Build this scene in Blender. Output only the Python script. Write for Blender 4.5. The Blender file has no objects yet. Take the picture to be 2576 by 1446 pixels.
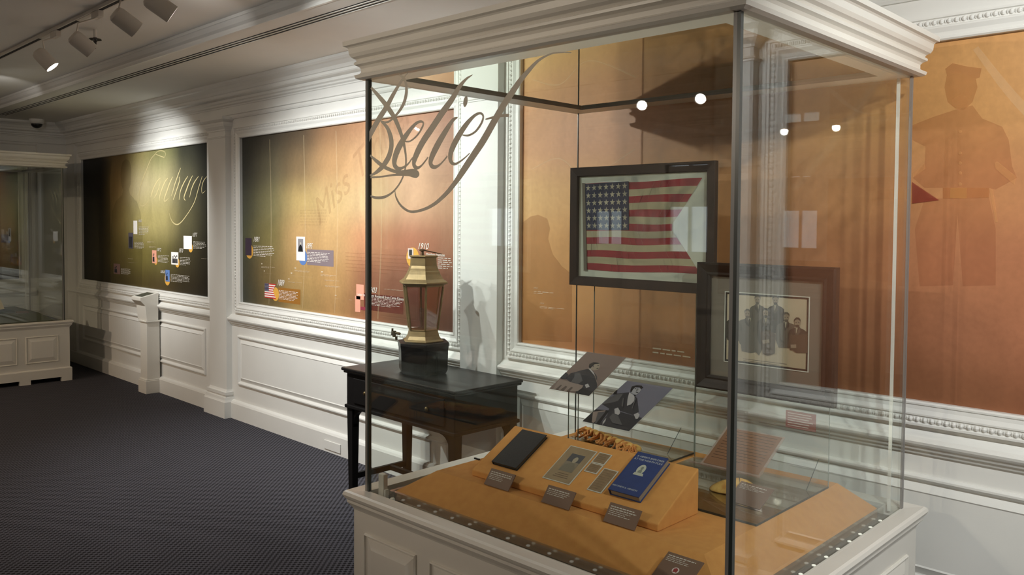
import bpy, math, random
from mathutils import Vector, Matrix
random.seed(7)
S = bpy.context.scene
COL = S.collection
R = math.radians

# ------------------------------------------------------------------ camera
YAW, PIT, ROL, FPX = .7817, .0361, .0068, 2115.25
cam_data = bpy.data.cameras.new('camera'); cam = bpy.data.objects.new('camera', cam_data); COL.objects.link(cam)
fw = Vector((-math.sin(YAW)*math.cos(PIT), math.cos(YAW)*math.cos(PIT), -math.sin(PIT)))
rt0 = Vector((math.cos(YAW), math.sin(YAW), 0)); up0 = rt0.cross(fw)
rt = math.cos(ROL)*rt0 + math.sin(ROL)*up0; up = -math.sin(ROL)*rt0 + math.cos(ROL)*up0
M = Matrix.Identity(4)
for i in range(3):
    M[i][0] = rt[i]; M[i][1] = up[i]; M[i][2] = -fw[i]
M.translation = Vector((0, 0, 1.65))
cam.matrix_world = M
cam_data.sensor_fit = 'HORIZONTAL'; cam_data.sensor_width = 36; cam_data.lens = FPX/2576*36
cam_data.shift_y = -84.2/2576
cam_data.clip_start = .05; cam_data.clip_end = 100
S.camera = cam

# ------------------------------------------------------------------ colour management, world, render quality
S.view_settings.view_transform = 'Standard'; S.view_settings.look = 'None'
S.view_settings.gamma = 1; S.view_settings.use_curve_mapping = False
S.view_settings.exposure = 0.3
W = bpy.data.worlds.new('world'); S.world = W; W.use_nodes = True
bgn = W.node_tree.nodes['Background']; bgn.inputs[0].default_value = (.80, .86, .95, 1); bgn.inputs[1].default_value = 2.0
C = S.cycles
C.max_bounces = 8; C.diffuse_bounces = 4; C.glossy_bounces = 4; C.transmission_bounces = 4
C.transparent_max_bounces = 32; C.caustics_reflective = False; C.caustics_refractive = False
C.sample_clamp_indirect = 4; C.use_denoising = True

# ------------------------------------------------------------------ lamps: the spots on the two ceiling tracks, some of them added as unseen fill
def spot(name, loc, target, watts, angle, blend=1., col=(1, .97, .93), r=.025):
    d = bpy.data.lights.new(name, 'SPOT'); d.energy = watts; d.spot_size = R(angle); d.spot_blend = blend
    d.color = col; d.shadow_soft_size = r
    o = bpy.data.objects.new(name, d); COL.objects.link(o); o.location = loc
    o.rotation_euler = (Vector(target)-Vector(loc)).to_track_quat('-Z', 'Y').to_euler()
    return o
# (position of the lens, what it is aimed at, watts, cone, visible fixture, label)
LAMPS = [
 ((-7.60, 1.72, 2.60), (-7.95, 3.37, 1.70), 200, 70, 1, 'white track spotlight beyond the left edge of the photo, lighting the green mural'),
 ((-5.74, 1.72, 2.60), (-5.05, 3.10, 0.85), 132, 122, 1, 'leftmost white track spotlight, the one with its lens glowing'),
 ((-5.035, 1.715, 2.60), (-4.85, 3.37, 1.40), 70, 100, 1, 'white track spotlight beside the sprinkler head, pointing away to the right'),
 ((-4.31, 1.68, 2.60), (-4.12, 3.37, 1.50), 55, 95, 1, 'white round track spotlight second from the right on the near track'),
 ((-3.87, 1.67, 2.60), (-3.40, 3.37, 1.50), 95, 104, 1, 'rightmost visible white track spotlight, cut by the top of the photo'),
 ((0.18, 1.62, 2.60), (-0.65, 3.37, 1.30), 95, 112, 1, 'white track spotlight right of the display case, the nearer of two'),
 ((0.85, 1.62, 2.60), (-0.25, 3.37, 1.20), 95, 108, 1, 'white track spotlight right of the display case, farthest along the track'),
 ((-8.80, -1.81, 2.60), (-8.8, .6, 0.0), 130, 120, 0, 'unseen fill spotlight added at the far end of the window-side track'),  # added fill, lifts the ambient light at the far end
 ((-6.60, -1.81, 2.60), (-6.8, .4, .0), 130, 125, 0, 'unseen fill spotlight added second from the far end of the window-side track'),  # another added fill lamp for the far half of the room
 ((-4.28, -1.845, 2.60), (-4.6, -3.38, 1.0), 35, 125, 0, 'leftmost spotlight of the three close together on the window-side track'),
 ((-3.88, -1.81, 2.60), (-2.3, 2.95, 1.72), 80, 48, 2, 'middle spotlight of the three close together on the window-side track'),
 ((-3.35, -1.805, 2.60), (-1.9, 2.7, 1.22), 85, 50, 2, 'rightmost spotlight of the three close together on the window-side track'),
 ((-1.20, -1.81, 2.60), (-1.0, -3.38, 1.2), 40, 125, 0, 'unseen fill spotlight added on the window-side track nearest behind the camera'),  # added fill, bounced off the window wall behind the camera
 ((0.90, -1.81, 2.60), (1.0, -3.38, 1.2), 40, 125, 0, 'unseen fill spotlight added at the near end of the window-side track'),  # added fill, bounced off the near end of the window wall
]
for i, L in enumerate(LAMPS):
    spot('spot_lamp', L[0], L[1], L[2], L[3], col=(.975, 1, .975) if L[4] == 1 else (1, .86, .68) if L[4] == 2 else (1, .77, .54))
# light spilling from the cooling slots of two fixtures, grazing the ceiling tray
spot('spill_lamp', (-3.96, 1.80, 2.70), (-5.10, 2.48, 2.84), 7, 46)
spot('spill_lamp', (-7.70, 1.85, 2.70), (-9.00, 2.45, 2.84), 8, 46)

# ------------------------------------------------------------------ helpers
class Frame:
    def __init__(s, o=(0, 0, 0), a=0.): s.o = Vector(o); s.a = a
    def w(s, p):
        c, n = math.cos(s.a), math.sin(s.a)
        return Vector((s.o.x+c*p[0]-n*p[1], s.o.y+n*p[0]+c*p[1], s.o.z+p[2]))
WORLD = Frame()
CASE = Frame((-2.6364, 1.8776, 0), .0205)
FAR = Frame((-9.385, 1.352, 0), math.pi/2)
ORG = {}
# the narrow-beam diodes in the case's light strips, shining up the panes onto the underside of the crown
for lx, ly in ((.20, .045), (.48, .045), (.77, .045), (1.05, .045), (1.34, .045), (1.50, .30), (1.50, .58), (1.50, .85), (1.50, 1.12)):
    q = CASE.w((lx, ly, .60)); spot('diode_lamp', q, (q.x, q.y+.03, 2.2), 6, 62, 1., (1, .97, .80), .006)

def tagit(o, label=None, cat=None, group=None, kind=None):
    if label: o['label'] = label
    if cat: o['category'] = cat
    if group: o['group'] = group
    if kind: o['kind'] = kind
    return o

def thing(name, label, cat, org=(0, 0, 0), frame=WORLD, group=None):
    o = bpy.data.objects.new(name, None); COL.objects.link(o); o.empty_display_size = .05
    o.location = frame.w(org); o.rotation_euler = (0, 0, frame.a)
    ORG[o.name] = (Vector(org), frame)
    return tagit(o, label, cat, group)

class MB:
    def __init__(s): s.v = []; s.f = []; s.m = []
    def add(s, vs, fs, mi=0):
        n = len(s.v); s.v += [tuple(v) for v in vs]; s.f += [tuple(i+n for i in f) for f in fs]; s.m += [mi]*len(fs); return s
    def box(s, x0, x1, y0, y1, z0, z1, mi=0):
        return s.add([(x0,y0,z0),(x1,y0,z0),(x1,y1,z0),(x0,y1,z0),(x0,y0,z1),(x1,y0,z1),(x1,y1,z1),(x0,y1,z1)],
                     [(0,3,2,1),(4,5,6,7),(0,1,5,4),(1,2,6,5),(2,3,7,6),(3,0,4,7)], mi)
    def loft(s, rings, closed=False, caps=True, mi=0):
        n = len(rings[0]); vs = [p for r in rings for p in r]; fs = []
        m = len(rings); k = m if closed else m-1
        for i in range(k):
            a = i*n; b = ((i+1) % m)*n
            for j in range(n):
                j2 = (j+1) % n; fs.append((a+j, a+j2, b+j2, b+j))
        if caps and not closed: fs.append(tuple(reversed(range(n)))); fs.append(tuple(range((m-1)*n, m*n)))
        return s.add(vs, fs, mi)
    def prism(s, poly, ax, a, b, mi=0):
        """poly: 2-D outline in the other two axes, pushed along ax from a to b"""
        def P(u, v, t): return {0: (t, u, v), 1: (u, t, v), 2: (u, v, t)}[ax]
        return s.loft([[P(u, v, a) for u, v in poly], [P(u, v, b) for u, v in poly]], mi=mi)
    def rect_ring(s, x0, x1, y0, y1, prof, mi=0):
        """moulding round a plan rectangle; prof = closed outline of (outward, z)"""
        rings = []
        for cx, cy, sx, sy in ((x0,y0,-1,-1),(x1,y0,1,-1),(x1,y1,1,1),(x0,y1,-1,1)):
            rings.append([(cx+sx*e, cy+sy*e, z) for e, z in prof])
        return s.loft(rings, closed=True, mi=mi)
    def frame_ring(s, x0, x1, z0, z1, y, prof, mi=0, sgn=1):
        """picture moulding round an upright rectangle at depth y; prof = closed outline of (outward, height off the wall)"""
        rings = []
        for cx, cz, sx, sz in ((x0,z0,-1,-1),(x1,z0,1,-1),(x1,z1,1,1),(x0,z1,-1,1)):
            rings.append([(cx+sx*e, y-sgn*h, cz+sz*e) for e, h in prof])
        return s.loft(rings, closed=True, mi=mi)
    def cyl(s, p, q, r, r2=None, n=12, mi=0):
        p, q = Vector(p), Vector(q); r2 = r if r2 is None else r2
        d = (q-p).normalized(); a = d.orthogonal().normalized(); b = d.cross(a)
        ring = lambda c, rr: [c+rr*(math.cos(2*math.pi*k/n)*a+math.sin(2*math.pi*k/n)*b) for k in range(n)]
        return s.loft([ring(p, r), ring(q, r2)], mi=mi)
    def tube(s, pts, r, n=8, mi=0):
        pts = [Vector(p) for p in pts]; rings = []
        a = None
        for i, p in enumerate(pts):
            d = (pts[min(i+1, len(pts)-1)]-pts[max(i-1, 0)]).normalized()
            a = d.orthogonal().normalized() if a is None else (a-d*a.dot(d)).normalized()
            b = d.cross(a); rr = r[i] if isinstance(r, (list, tuple)) else r
            rings.append([p+rr*(math.cos(2*math.pi*k/n)*a+math.sin(2*math.pi*k/n)*b) for k in range(n)])
        return s.loft(rings, mi=mi)
    def lathe(s, c, prof, n=24, rot=0, mi=0):
        return s.loft([[(c[0]+r*math.cos(2*math.pi*k/n+rot), c[1]+r*math.sin(2*math.pi*k/n+rot), c[2]+z) for k in range(n)] for r, z in prof], mi=mi)
    def ell(s, c, rx, ry, rz, n=10, m=6, mi=0):
        rings = []
        for i in range(m+1):
            t = -math.pi/2+math.pi*i/m; cr = max(math.cos(t), .02)
            rings.append([(c[0]+rx*cr*math.cos(2*math.pi*k/n), c[1]+ry*cr*math.sin(2*math.pi*k/n), c[2]+rz*math.sin(t)) for k in range(n)])
        return s.loft(rings, mi=mi)
    def build(s, name, mat, parent=None, org=(0, 0, 0), frame=WORLD, label=None, cat=None, group=None, kind=None, smooth=False, bevel=0):
        me = bpy.data.meshes.new(name)
        if parent is not None:
            porg, frame = ORG[parent.name]
            if parent.type == 'MESH' or org == (0, 0, 0): org = tuple(porg)
        ox, oy, oz = org
        me.from_pydata([(x-ox, y-oy, z-oz) for x, y, z in s.v], [], s.f)
        mats = mat if isinstance(mat, (list, tuple)) else [mat]
        for m in mats: me.materials.append(m)
        if len(mats) > 1: me.polygons.foreach_set('material_index', s.m)
        if smooth: me.polygons.foreach_set('use_smooth', [True]*len(s.f))
        me.update()
        import bmesh
        b = bmesh.new(); b.from_mesh(me); bmesh.ops.recalc_face_normals(b, faces=b.faces); b.to_mesh(me); b.free()
        o = bpy.data.objects.new(name, me); COL.objects.link(o)
        if parent is None:
            o.location = frame.w(org); o.rotation_euler = (0, 0, frame.a)
        else:
            o.parent = parent; o.location = Vector(org)-ORG[parent.name][0]
        ORG[o.name] = (Vector(org), frame)
        if smooth == 'auto':
            try: me.set_sharp_from_angle(angle=R(35))
            except Exception: pass
        if bevel:
            bv = o.modifiers.new('bevel', 'BEVEL'); bv.width = bevel; bv.segments = 2; bv.limit_method = 'ANGLE'; bv.angle_limit = R(40)
        return tagit(o, label, cat, group, kind)

# ------------------------------------------------------------------ materials
def mat(name, col, rough=.5, metal=0., noise=0., nscale=8., bump=0., bscale=60., spec=None, col2=None, emit=None):
    m = bpy.data.materials.new(name); m.use_nodes = True; nt = m.node_tree; b = nt.nodes['Principled BSDF']
    b.inputs['Base Color'].default_value = (*col, 1); b.inputs['Roughness'].default_value = rough; b.inputs['Metallic'].default_value = metal
    if spec is not None: b.inputs['Specular IOR Level'].default_value = spec
    tc = nt.nodes.new('ShaderNodeTexCoord')
    if noise or col2:
        n = nt.nodes.new('ShaderNodeTexNoise'); n.inputs['Scale'].default_value = nscale; n.inputs['Detail'].default_value = 6
        nt.links.new(tc.outputs['Object'], n.inputs['Vector'])
        mx = nt.nodes.new('ShaderNodeMix'); mx.data_type = 'RGBA'
        c2 = col2 if col2 else tuple(c*(1-noise) for c in col)
        mx.inputs['A'].default_value = (*col, 1); mx.inputs['B'].default_value = (*c2, 1)
        rp = nt.nodes.new('ShaderNodeValToRGB'); rp.color_ramp.elements[0].position = .35; rp.color_ramp.elements[1].position = .7
        nt.links.new(n.outputs['Fac'], rp.inputs[0]); nt.links.new(rp.outputs[0], mx.inputs['Factor']); nt.links.new(mx.outputs['Result'], b.inputs['Base Color'])
    if bump:
        n2 = nt.nodes.new('ShaderNodeTexNoise'); n2.inputs['Scale'].default_value = bscale; n2.inputs['Detail'].default_value = 4
        nt.links.new(tc.outputs['Object'], n2.inputs['Vector'])
        bp = nt.nodes.new('ShaderNodeBump'); bp.inputs['Strength'].default_value = bump; bp.inputs['Distance'].default_value = .002
        nt.links.new(n2.outputs['Fac'], bp.inputs['Height']); nt.links.new(bp.outputs[0], b.inputs['Normal'])
    if emit:
        b.inputs['Emission Color'].default_value = (*emit[0], 1); b.inputs['Emission Strength'].default_value = emit[1]
    return m

def glass(name, tint, f0=.04, rough=0., gain=1.):
    """clear sheet: straight-through transmission plus an angle-dependent mirror reflection"""
    m = bpy.data.materials.new(name); m.use_nodes = True; nt = m.node_tree
    for n in list(nt.nodes): nt.nodes.remove(n)
    N = nt.nodes.new; L = nt.links.new
    out = N('ShaderNodeOutputMaterial'); mix = N('ShaderNodeMixShader'); tr = N('ShaderNodeBsdfTransparent'); gl = N('ShaderNodeBsdfGlossy')
    tr.inputs[0].default_value = (*tint, 1); gl.inputs['Roughness'].default_value = rough; gl.inputs[0].default_value = (1, 1, 1, 1)
    ge = N('ShaderNodeNewGeometry'); dt = N('ShaderNodeVectorMath'); dt.operation = 'DOT_PRODUCT'
    L(ge.outputs['Incoming'], dt.inputs[0]); L(ge.outputs['True Normal'], dt.inputs[1])
    ab = N('ShaderNodeMath'); ab.operation = 'ABSOLUTE'; L(dt.outputs['Value'], ab.inputs[0])
    su = N('ShaderNodeMath'); su.operation = 'SUBTRACT'; su.inputs[0].default_value = 1; L(ab.outputs[0], su.inputs[1])
    pw = N('ShaderNodeMath'); pw.operation = 'POWER'; pw.inputs[1].default_value = 5; L(su.outputs[0], pw.inputs[0])
    ma = N('ShaderNodeMath'); ma.operation = 'MULTIPLY_ADD'; ma.inputs[1].default_value = (1-f0)*gain; ma.inputs[2].default_value = f0; L(pw.outputs[0], ma.inputs[0])
    L(ma.outputs[0], mix.inputs[0]); L(tr.outputs[0], mix.inputs[1]); L(gl.outputs[0], mix.inputs[2]); L(mix.outputs[0], out.inputs[0])
    return m

white = mat('white_paint', (.78, .77, .74), .42, noise=.04, nscale=3, bump=.08, bscale=120)
case_white = mat('case_paint', (.77, .74, .68), .35, noise=.03, nscale=4)
ceil_m = mat('ceiling_paint', (.80, .78, .74), .8, noise=.05, nscale=2, bump=.1, bscale=200)
pane_m = glass('clear_glass', (.965, .98, .97))
acrylic = glass('clear_acrylic', (.97, .975, .965), f0=.05)
joint_dark = mat('dark_joint', (.035, .042, .038), .3)
joint_grey = mat('grey_joint', (.22, .21, .20), .3)
joint_pale = mat('pale_edge', (.80, .82, .78), .25)
fabric = mat('orange_fabric', (.74, .355, .10), .9, noise=.15, nscale=30, bump=.5, bscale=900, col2=(.68, .31, .085))
fabric_green = mat('olive_fabric', (.10, .11, .05), .9, noise=.2, nscale=30, bump=.5, bscale=900)
black_wood = mat('black_wood', (.008, .007, .007), .32, noise=.4, nscale=12, spec=.3)
black_matte = mat('black_wood_legs', (.007, .006, .006), .55, spec=.12)
brass = mat('aged_brass', (.31, .215, .10), .5, metal=.55, noise=.3, nscale=18, bump=.15, bscale=50)
steel = mat('dull_metal', (.35, .35, .34), .35, metal=.8)
track_m = mat('track_white', (.62, .58, .52), .5)
dark = mat('black_plastic', (.01, .01, .01), .35)
slot_m = mat('dark_slot', (.02, .018, .02), .8)
brown_label = mat('brown_label', (.20, .118, .080), .6)
text_pale = mat('pale_text', (.62, .58, .52), .6)
text_white = mat('white_text', (.85, .80, .74), .6)
frost = mat('frosted_vinyl', (.86, .82, .74), .6)
lens_m = mat('lamp_lens', (1, 1, 1), .3, emit=((1, .97, .9), 25))
lens_dim = mat('lamp_lens_dim', (1, 1, 1), .3, emit=((1, .97, .92), 25))
def translucent(m, f=.5, col=(.6, .55, .46)):
    nt = m.node_tree; b = nt.nodes['Principled BSDF']; o = [n for n in nt.nodes if n.type == 'OUTPUT_MATERIAL'][0]
    t = nt.nodes.new('ShaderNodeBsdfTranslucent'); t.inputs[0].default_value = (*col, 1); mx = nt.nodes.new('ShaderNodeMixShader'); mx.inputs[0].default_value = f
    nt.links.new(b.outputs[0], mx.inputs[1]); nt.links.new(t.outputs[0], mx.inputs[2]); nt.links.new(mx.outputs[0], o.inputs[0])
translucent(frost, .6, (.85, .79, .68))
led_m = mat('led_lens', (.75, .78, .72), .15, emit=((1, .97, .85), .55))

# ------------------------------------------------------------------ outlines measured on the boards and cards (metres / fractions)
D={'BDOT': (0.5409, 2.055, 0.014),
 'BELIEF': [[(0.2424, 2.1862, 0.0028), (0.2085, 2.1643, 0.0073), (0.16, 2.1195, 0.0137), (0.1176, 2.0752, 0.0174), (0.067, 2.0305, 0.0189), (0.019, 1.9801, 0.018), (0.0002, 1.9495, 0.0109)],
            [(0.024, 2.1558, 0.0072), (0.0669, 2.1222, 0.0118), (0.1176, 2.0796, 0.0151), (0.1603, 2.0363, 0.0148), (0.1918, 1.9902, 0.0135), (0.2161, 1.9407, 0.0112), (0.2285, 1.8967, 0.0078),
             (0.23, 1.862, 0.0067), (0.2199, 1.8277, 0.0056), (0.1959, 1.7936, 0.0057), (0.154, 1.7617, 0.0057), (0.104, 1.7448, 0.0076), (0.0528, 1.7434, 0.0077), (0.0215, 1.7508, 0.0048)],
            [(0.1912, 2.1836, 0.0045), (0.2187, 2.1675, 0.0078), (0.2318, 2.1381, 0.01), (0.2305, 2.1081, 0.0122), (0.2142, 2.0751, 0.0112), (0.1777, 2.0436, 0.0079), (0.1249, 2.0193, 0.0058),
             (0.078, 2.0288, 0.0035)],
            [(0.0853, 2.0246, 0.0047), (0.1214, 1.9997, 0.0116), (0.1428, 1.9629, 0.0172), (0.1464, 1.9274, 0.0184), (0.1288, 1.8886, 0.0185), (0.0892, 1.8548, 0.0153), (0.0452, 1.834, 0.0083),
             (0.0169, 1.8282, 0.0036)],
            [(0.0191, 1.903, 0.0048), (0.0599, 1.8785, 0.0107), (0.1109, 1.8539, 0.0105), (0.1748, 1.8359, 0.0091), (0.2301, 1.8317, 0.0134), (0.2707, 1.8271, 0.022), (0.294, 1.8229, 0.0185),
             (0.3053, 1.8212, 0.0043)],
            [(0.2573, 1.8229, 0.0099), (0.2165, 1.8243, 0.0073), (0.1608, 1.8245, 0.0057), (0.0893, 1.8208, 0.0047), (0.0214, 1.8203, 0.0054)],
            [(0.2126, 1.9453, 0.0034), (0.2501, 1.9408, 0.0044), (0.2901, 1.9575, 0.0054), (0.3164, 1.9811, 0.0065), (0.3261, 1.9994, 0.0054), (0.3097, 2.007, 0.0065), (0.2767, 1.9968, 0.0098),
             (0.2297, 1.9615, 0.0167), (0.1885, 1.9206, 0.0215), (0.1663, 1.8824, 0.0205), (0.1692, 1.8568, 0.0148), (0.1957, 1.846, 0.009), (0.2368, 1.8574, 0.0056), (0.2705, 1.8838, 0.0044)],
            [(0.5747, 2.1391, 0.0019), (0.5445, 2.1286, 0.0069), (0.5093, 2.1044, 0.013), (0.4734, 2.0675, 0.0172), (0.4246, 2.0269, 0.0196), (0.3745, 1.9811, 0.02), (0.3231, 1.9341, 0.0204),
             (0.2871, 1.8894, 0.0196), (0.2752, 1.86, 0.0143), (0.2906, 1.8452, 0.0098), (0.317, 1.8518, 0.0054), (0.3526, 1.8798, 0.0043)],
            [(0.5039, 2.0052, 0.003), (0.4799, 1.9978, 0.0101), (0.4435, 1.9637, 0.0164), (0.4001, 1.9169, 0.0199), (0.3705, 1.8768, 0.018), (0.3675, 1.8539, 0.0138), (0.3879, 1.8434, 0.0095),
             (0.4193, 1.8537, 0.0052), (0.4532, 1.8789, 0.0041)],
            [(0.5281, 1.9449, 0.003), (0.5575, 1.9417, 0.0049), (0.5921, 1.9532, 0.0058), (0.6193, 1.9789, 0.0067), (0.6259, 1.9999, 0.0057), (0.61, 2.0103, 0.0058), (0.5803, 2.0017, 0.0088),
             (0.5397, 1.973, 0.0148), (0.4984, 1.9314, 0.0181), (0.4715, 1.8923, 0.0173), (0.4686, 1.8638, 0.0122), (0.4899, 1.8498, 0.0071), (0.5258, 1.8611, 0.0045), (0.5638, 1.8825, 0.0029)],
            [(0.9966, 2.1549, 0.002), (0.9639, 2.16, 0.0025), (0.9163, 2.1621, 0.0038), (0.8675, 2.1491, 0.0069), (0.8327, 2.1276, 0.0105), (0.7922, 2.0977, 0.0143), (0.756, 2.0631, 0.0172),
             (0.7138, 2.0214, 0.0185), (0.6707, 1.971, 0.0197), (0.6265, 1.9194, 0.0201), (0.5812, 1.8744, 0.0195), (0.5349, 1.8284, 0.0189), (0.4993, 1.7932, 0.0151), (0.4509, 1.7534, 0.0123),
             (0.3886, 1.717, 0.0095), (0.3242, 1.6965, 0.0076), (0.2578, 1.6904, 0.0066), (0.2065, 1.7104, 0.0068), (0.1765, 1.7414, 0.0057), (0.168, 1.768, 0.0034)],
            [(0.6372, 1.9884, 0.0029), (0.6705, 1.9916, 0.0056), (0.7086, 1.9942, 0.0065), (0.7435, 1.9921, 0.0073)]],
 'COURAGE': [[(-8.0368, 2.2594, 0.0088), (-8.1199, 2.2752, 0.0079), (-8.2182, 2.2978, 0.008), (-8.2322, 2.3114, 0.008), (-8.1469, 2.3277, 0.0079), (-8.0426, 2.3173, 0.0078), (-8.006, 2.2895, 0.0078),
              (-8.0299, 2.262, 0.0059)],
             [(-8.2323, 2.3056, 0.008), (-8.3487, 2.2574, 0.0123), (-8.4536, 2.1611, 0.0177), (-8.5452, 2.0744, 0.02), (-8.6231, 1.9799, 0.0181), (-8.6557, 1.8955, 0.0139), (-8.6387, 1.8344, 0.0107),
              (-8.5816, 1.8004, 0.0106), (-8.491, 1.8145, 0.0084), (-8.4086, 1.8554, 0.0072)],
             [(-8.5552, 2.2976, 0.0074), (-8.6789, 2.2188, 0.0097), (-8.7741, 2.131, 0.0098), (-8.8207, 2.0218, 0.0088), (-8.8102, 1.9352, 0.0088), (-8.7646, 1.8729, 0.0087),
              (-8.6952, 1.8534, 0.0065)],
             [(-8.124, 2.0664, 0.0079), (-8.1951, 2.0396, 0.014), (-8.2822, 1.9774, 0.0223), (-8.3385, 1.9136, 0.0266), (-8.3566, 1.8873, 0.0103)],
             [(-8.1176, 2.0372, 0.0059), (-8.1682, 1.9687, 0.012), (-8.2407, 1.9, 0.0172), (-8.2842, 1.8772, 0.0081)],
             [(-7.9557, 2.0608, 0.0087), (-8.0276, 2.0229, 0.0176), (-8.0983, 1.9553, 0.0217), (-8.1487, 1.8866, 0.0199), (-8.1495, 1.8457, 0.01)],
             [(-7.8503, 2.0687, 0.0086), (-7.9187, 2.0082, 0.0192), (-7.9882, 1.9297, 0.0233), (-8.0445, 1.8616, 0.0167), (-8.0201, 1.841, 0.0117), (-7.9484, 1.8687, 0.0058)],
             [(-7.6755, 2.1436, 0.0074), (-7.7178, 2.0977, 0.0149), (-7.7983, 2.0047, 0.017), (-7.8529, 1.9268, 0.0133), (-7.8872, 1.8877, 0.0057)],
             [(-7.708, 2.0638, 0.0093), (-7.7035, 2.0244, 0.0167), (-7.7731, 1.9364, 0.0169), (-7.8409, 1.8527, 0.0133)],
             [(-7.5236, 2.063, 0.009), (-7.6031, 2.0102, 0.0165), (-7.6817, 1.9343, 0.0176), (-7.7156, 1.8508, 0.0112)],
             [(-7.4263, 2.065, 0.008), (-7.4893, 2.0123, 0.018), (-7.5534, 1.9424, 0.0218), (-7.608, 1.8715, 0.0183), (-7.5804, 1.8421, 0.0091)],
             [(-7.3041, 2.0553, 0.0079), (-7.3902, 2.0039, 0.016), (-7.453, 1.94, 0.0161), (-7.4916, 1.8695, 0.009)],
             [(-7.2321, 2.0528, 0.0086), (-7.3057, 1.9528, 0.014), (-7.3805, 1.8403, 0.0124), (-7.4682, 1.7647, 0.0108), (-7.5701, 1.6989, 0.011), (-7.6737, 1.643, 0.013), (-7.7655, 1.6201, 0.0132),
              (-7.8581, 1.6424, 0.0115), (-7.9137, 1.6937, 0.0077), (-7.9306, 1.7281, 0.0058)],
             [(-7.1376, 2.0495, 0.0051), (-7.2089, 2.0092, 0.0121), (-7.2456, 1.9459, 0.0121), (-7.2343, 1.9026, 0.0069), (-7.1746, 1.9228, 0.0043)]],
 'GHOST': [('light',
            [(-3.268, 1.656), (-3.21, 1.689), (-3.15, 1.7), (-3.082, 1.678), (-3.061, 1.624), (-3.075, 1.57), (-3.039, 1.485), (-2.972, 1.423), (-2.902, 1.384), (-2.898, 1.025), (-3.261, 0.999)])],
 'P1C': {'blocks': [(-8.661, 1.599, -8.389, 1.512), (-8.781, 1.441, -8.521, 1.371), (-7.422, 1.473, -7.163, 1.403), (-8.201, 1.326, -7.938, 1.251), (-7.704, 1.322, -7.478, 1.241),
                    (-7.909, 1.154, -7.5, 1.079), (-9.143, 1.157, -8.876, 1.093)],
         'circ': [(-8.294, 1.305, -8.217, 1.224), (-7.809, 1.304, -7.718, 1.223), (-7.522, 1.441, -7.436, 1.38), (-8.05, 1.139, -7.928, 1.059)],
         'photos': [('white', (-8.799, 1.654, -8.704, 1.518)), ('photo', (-8.933, 1.53, -8.814, 1.368)), ('white', (-7.623, 1.518, -7.45, 1.397)), ('pink', (-8.337, 1.365, -8.235, 1.238)),
                    ('people', (-7.894, 1.36, -7.739, 1.243)), ('blue', (-8.028, 1.186, -7.934, 1.075)), ('pinkdark', (-9.35, 1.196, -9.17, 1.088))],
         'small': [(-8.452, 1.451, -8.292, 1.436), (-8.409, 1.401, -8.235, 1.39), (-8.952, 1.265, -8.809, 1.258), (-8.937, 1.225, -8.716, 1.221), (-7.265, 1.322, -7.076, 1.318)],
         'years': [((-8.682, 1.669, -8.576, 1.635), '1863'), ((-8.235, 1.393, -8.115, 1.355), '1872'), ((-7.735, 1.403, -7.628, 1.355), '1870'), ((-7.445, 1.553, -7.335, 1.505), '1877'),
                   ((-8.154, 1.181, -8.032, 1.145), '1868')]},
 'P2C': {'blocks': [(-6.314, 1.461, -5.974, 1.369), (-5.502, 1.432, -5.193, 1.353), (-5.914, 1.122, -5.617, 1.046)],
         'boxes': [('violet', (-5.506, 1.449, -5.152, 1.332)), ('amber', (-5.923, 1.14, -5.601, 1.027))],
         'card': [('purple', (-6.45, 1.517, -6.348, 1.375)), ('white', (-5.654, 1.541, -5.532, 1.361)), ('flag', (-6.134, 1.162, -5.958, 1.046))],
         'circ': [('gold', (-6.444, 1.467, -6.322, 1.353)), ('blue', (-5.623, 1.442, -5.504, 1.332)), ('gold', (-6.02, 1.138, -5.919, 1.029))],
         'small': [(-6.188, 1.296, -5.97, 1.282), (-6.147, 1.242, -5.939, 1.241), (-5.682, 1.288, -5.443, 1.275), (-5.733, 1.242, -5.403, 1.24), (-5.775, 1.195, -5.555, 1.187),
                   (-5.318, 1.272, -5.09, 1.258), (-5.268, 1.235, -5.053, 1.227), (-5.261, 1.195, -5.053, 1.184), (-5.126, 1.107, -5.054, 1.104)],
         'years': [((-6.321, 1.534, -6.202, 1.484), '1881'), ((-5.521, 1.5, -5.422, 1.449), '1895'), ((-5.94, 1.207, -5.825, 1.148), '1889')],
         'yrs': [(-6.188, 1.32, -6.165, 1.309), (-6.147, 1.263, -6.119, 1.253), (-5.682, 1.306, -5.649, 1.296), (-5.737, 1.266, -5.703, 1.254), (-5.775, 1.217, -5.737, 1.21),
                 (-5.314, 1.294, -5.283, 1.284), (-5.134, 1.132, -5.104, 1.125)]},
 'P2D': {'blocks': [(-4.704, 1.145, -4.352, 1.088), (-3.997, 1.441, -3.859, 1.366)],
         'boxes': [('maroon', (-4.78, 1.167, -4.343, 1.054))],
         'card': [('whitephoto', (-4.293, 1.487, -4.237, 1.42))],
         'circ': [('gold', (-4.311, 1.476, -4.182, 1.381))],
         'mag': [(-4.82, 1.071, -4.757, 1.049)],
         'pink': [(-4.869, 1.223, -4.78, 1.119), (-4.882, 1.142, -4.82, 1.031)],
         'small': [(-4.955, 1.11, -4.913, 1.107), (-4.547, 1.212, -4.24, 1.206)],
         'titles': [((-4.704, 1.141, -4.352, 1.146), 'Letter to President Roosevelt from Carrie Kinsey'), ((-4.11, 1.455, -3.968, 1.445), 'Matthew Henson')],
         'years': [((-4.198, 1.528, -4.076, 1.48), '1910'), ((-4.739, 1.217, -4.62, 1.172), '1903')]},
 'P3C': {'small': [(-3.177, 1.282, -3.015, 1.264), (-3.13, 1.2, -2.926, 1.187)], 'yrs': [(-3.181, 1.302, -3.146, 1.292), (-3.133, 1.22, -3.097, 1.212)]},
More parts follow.
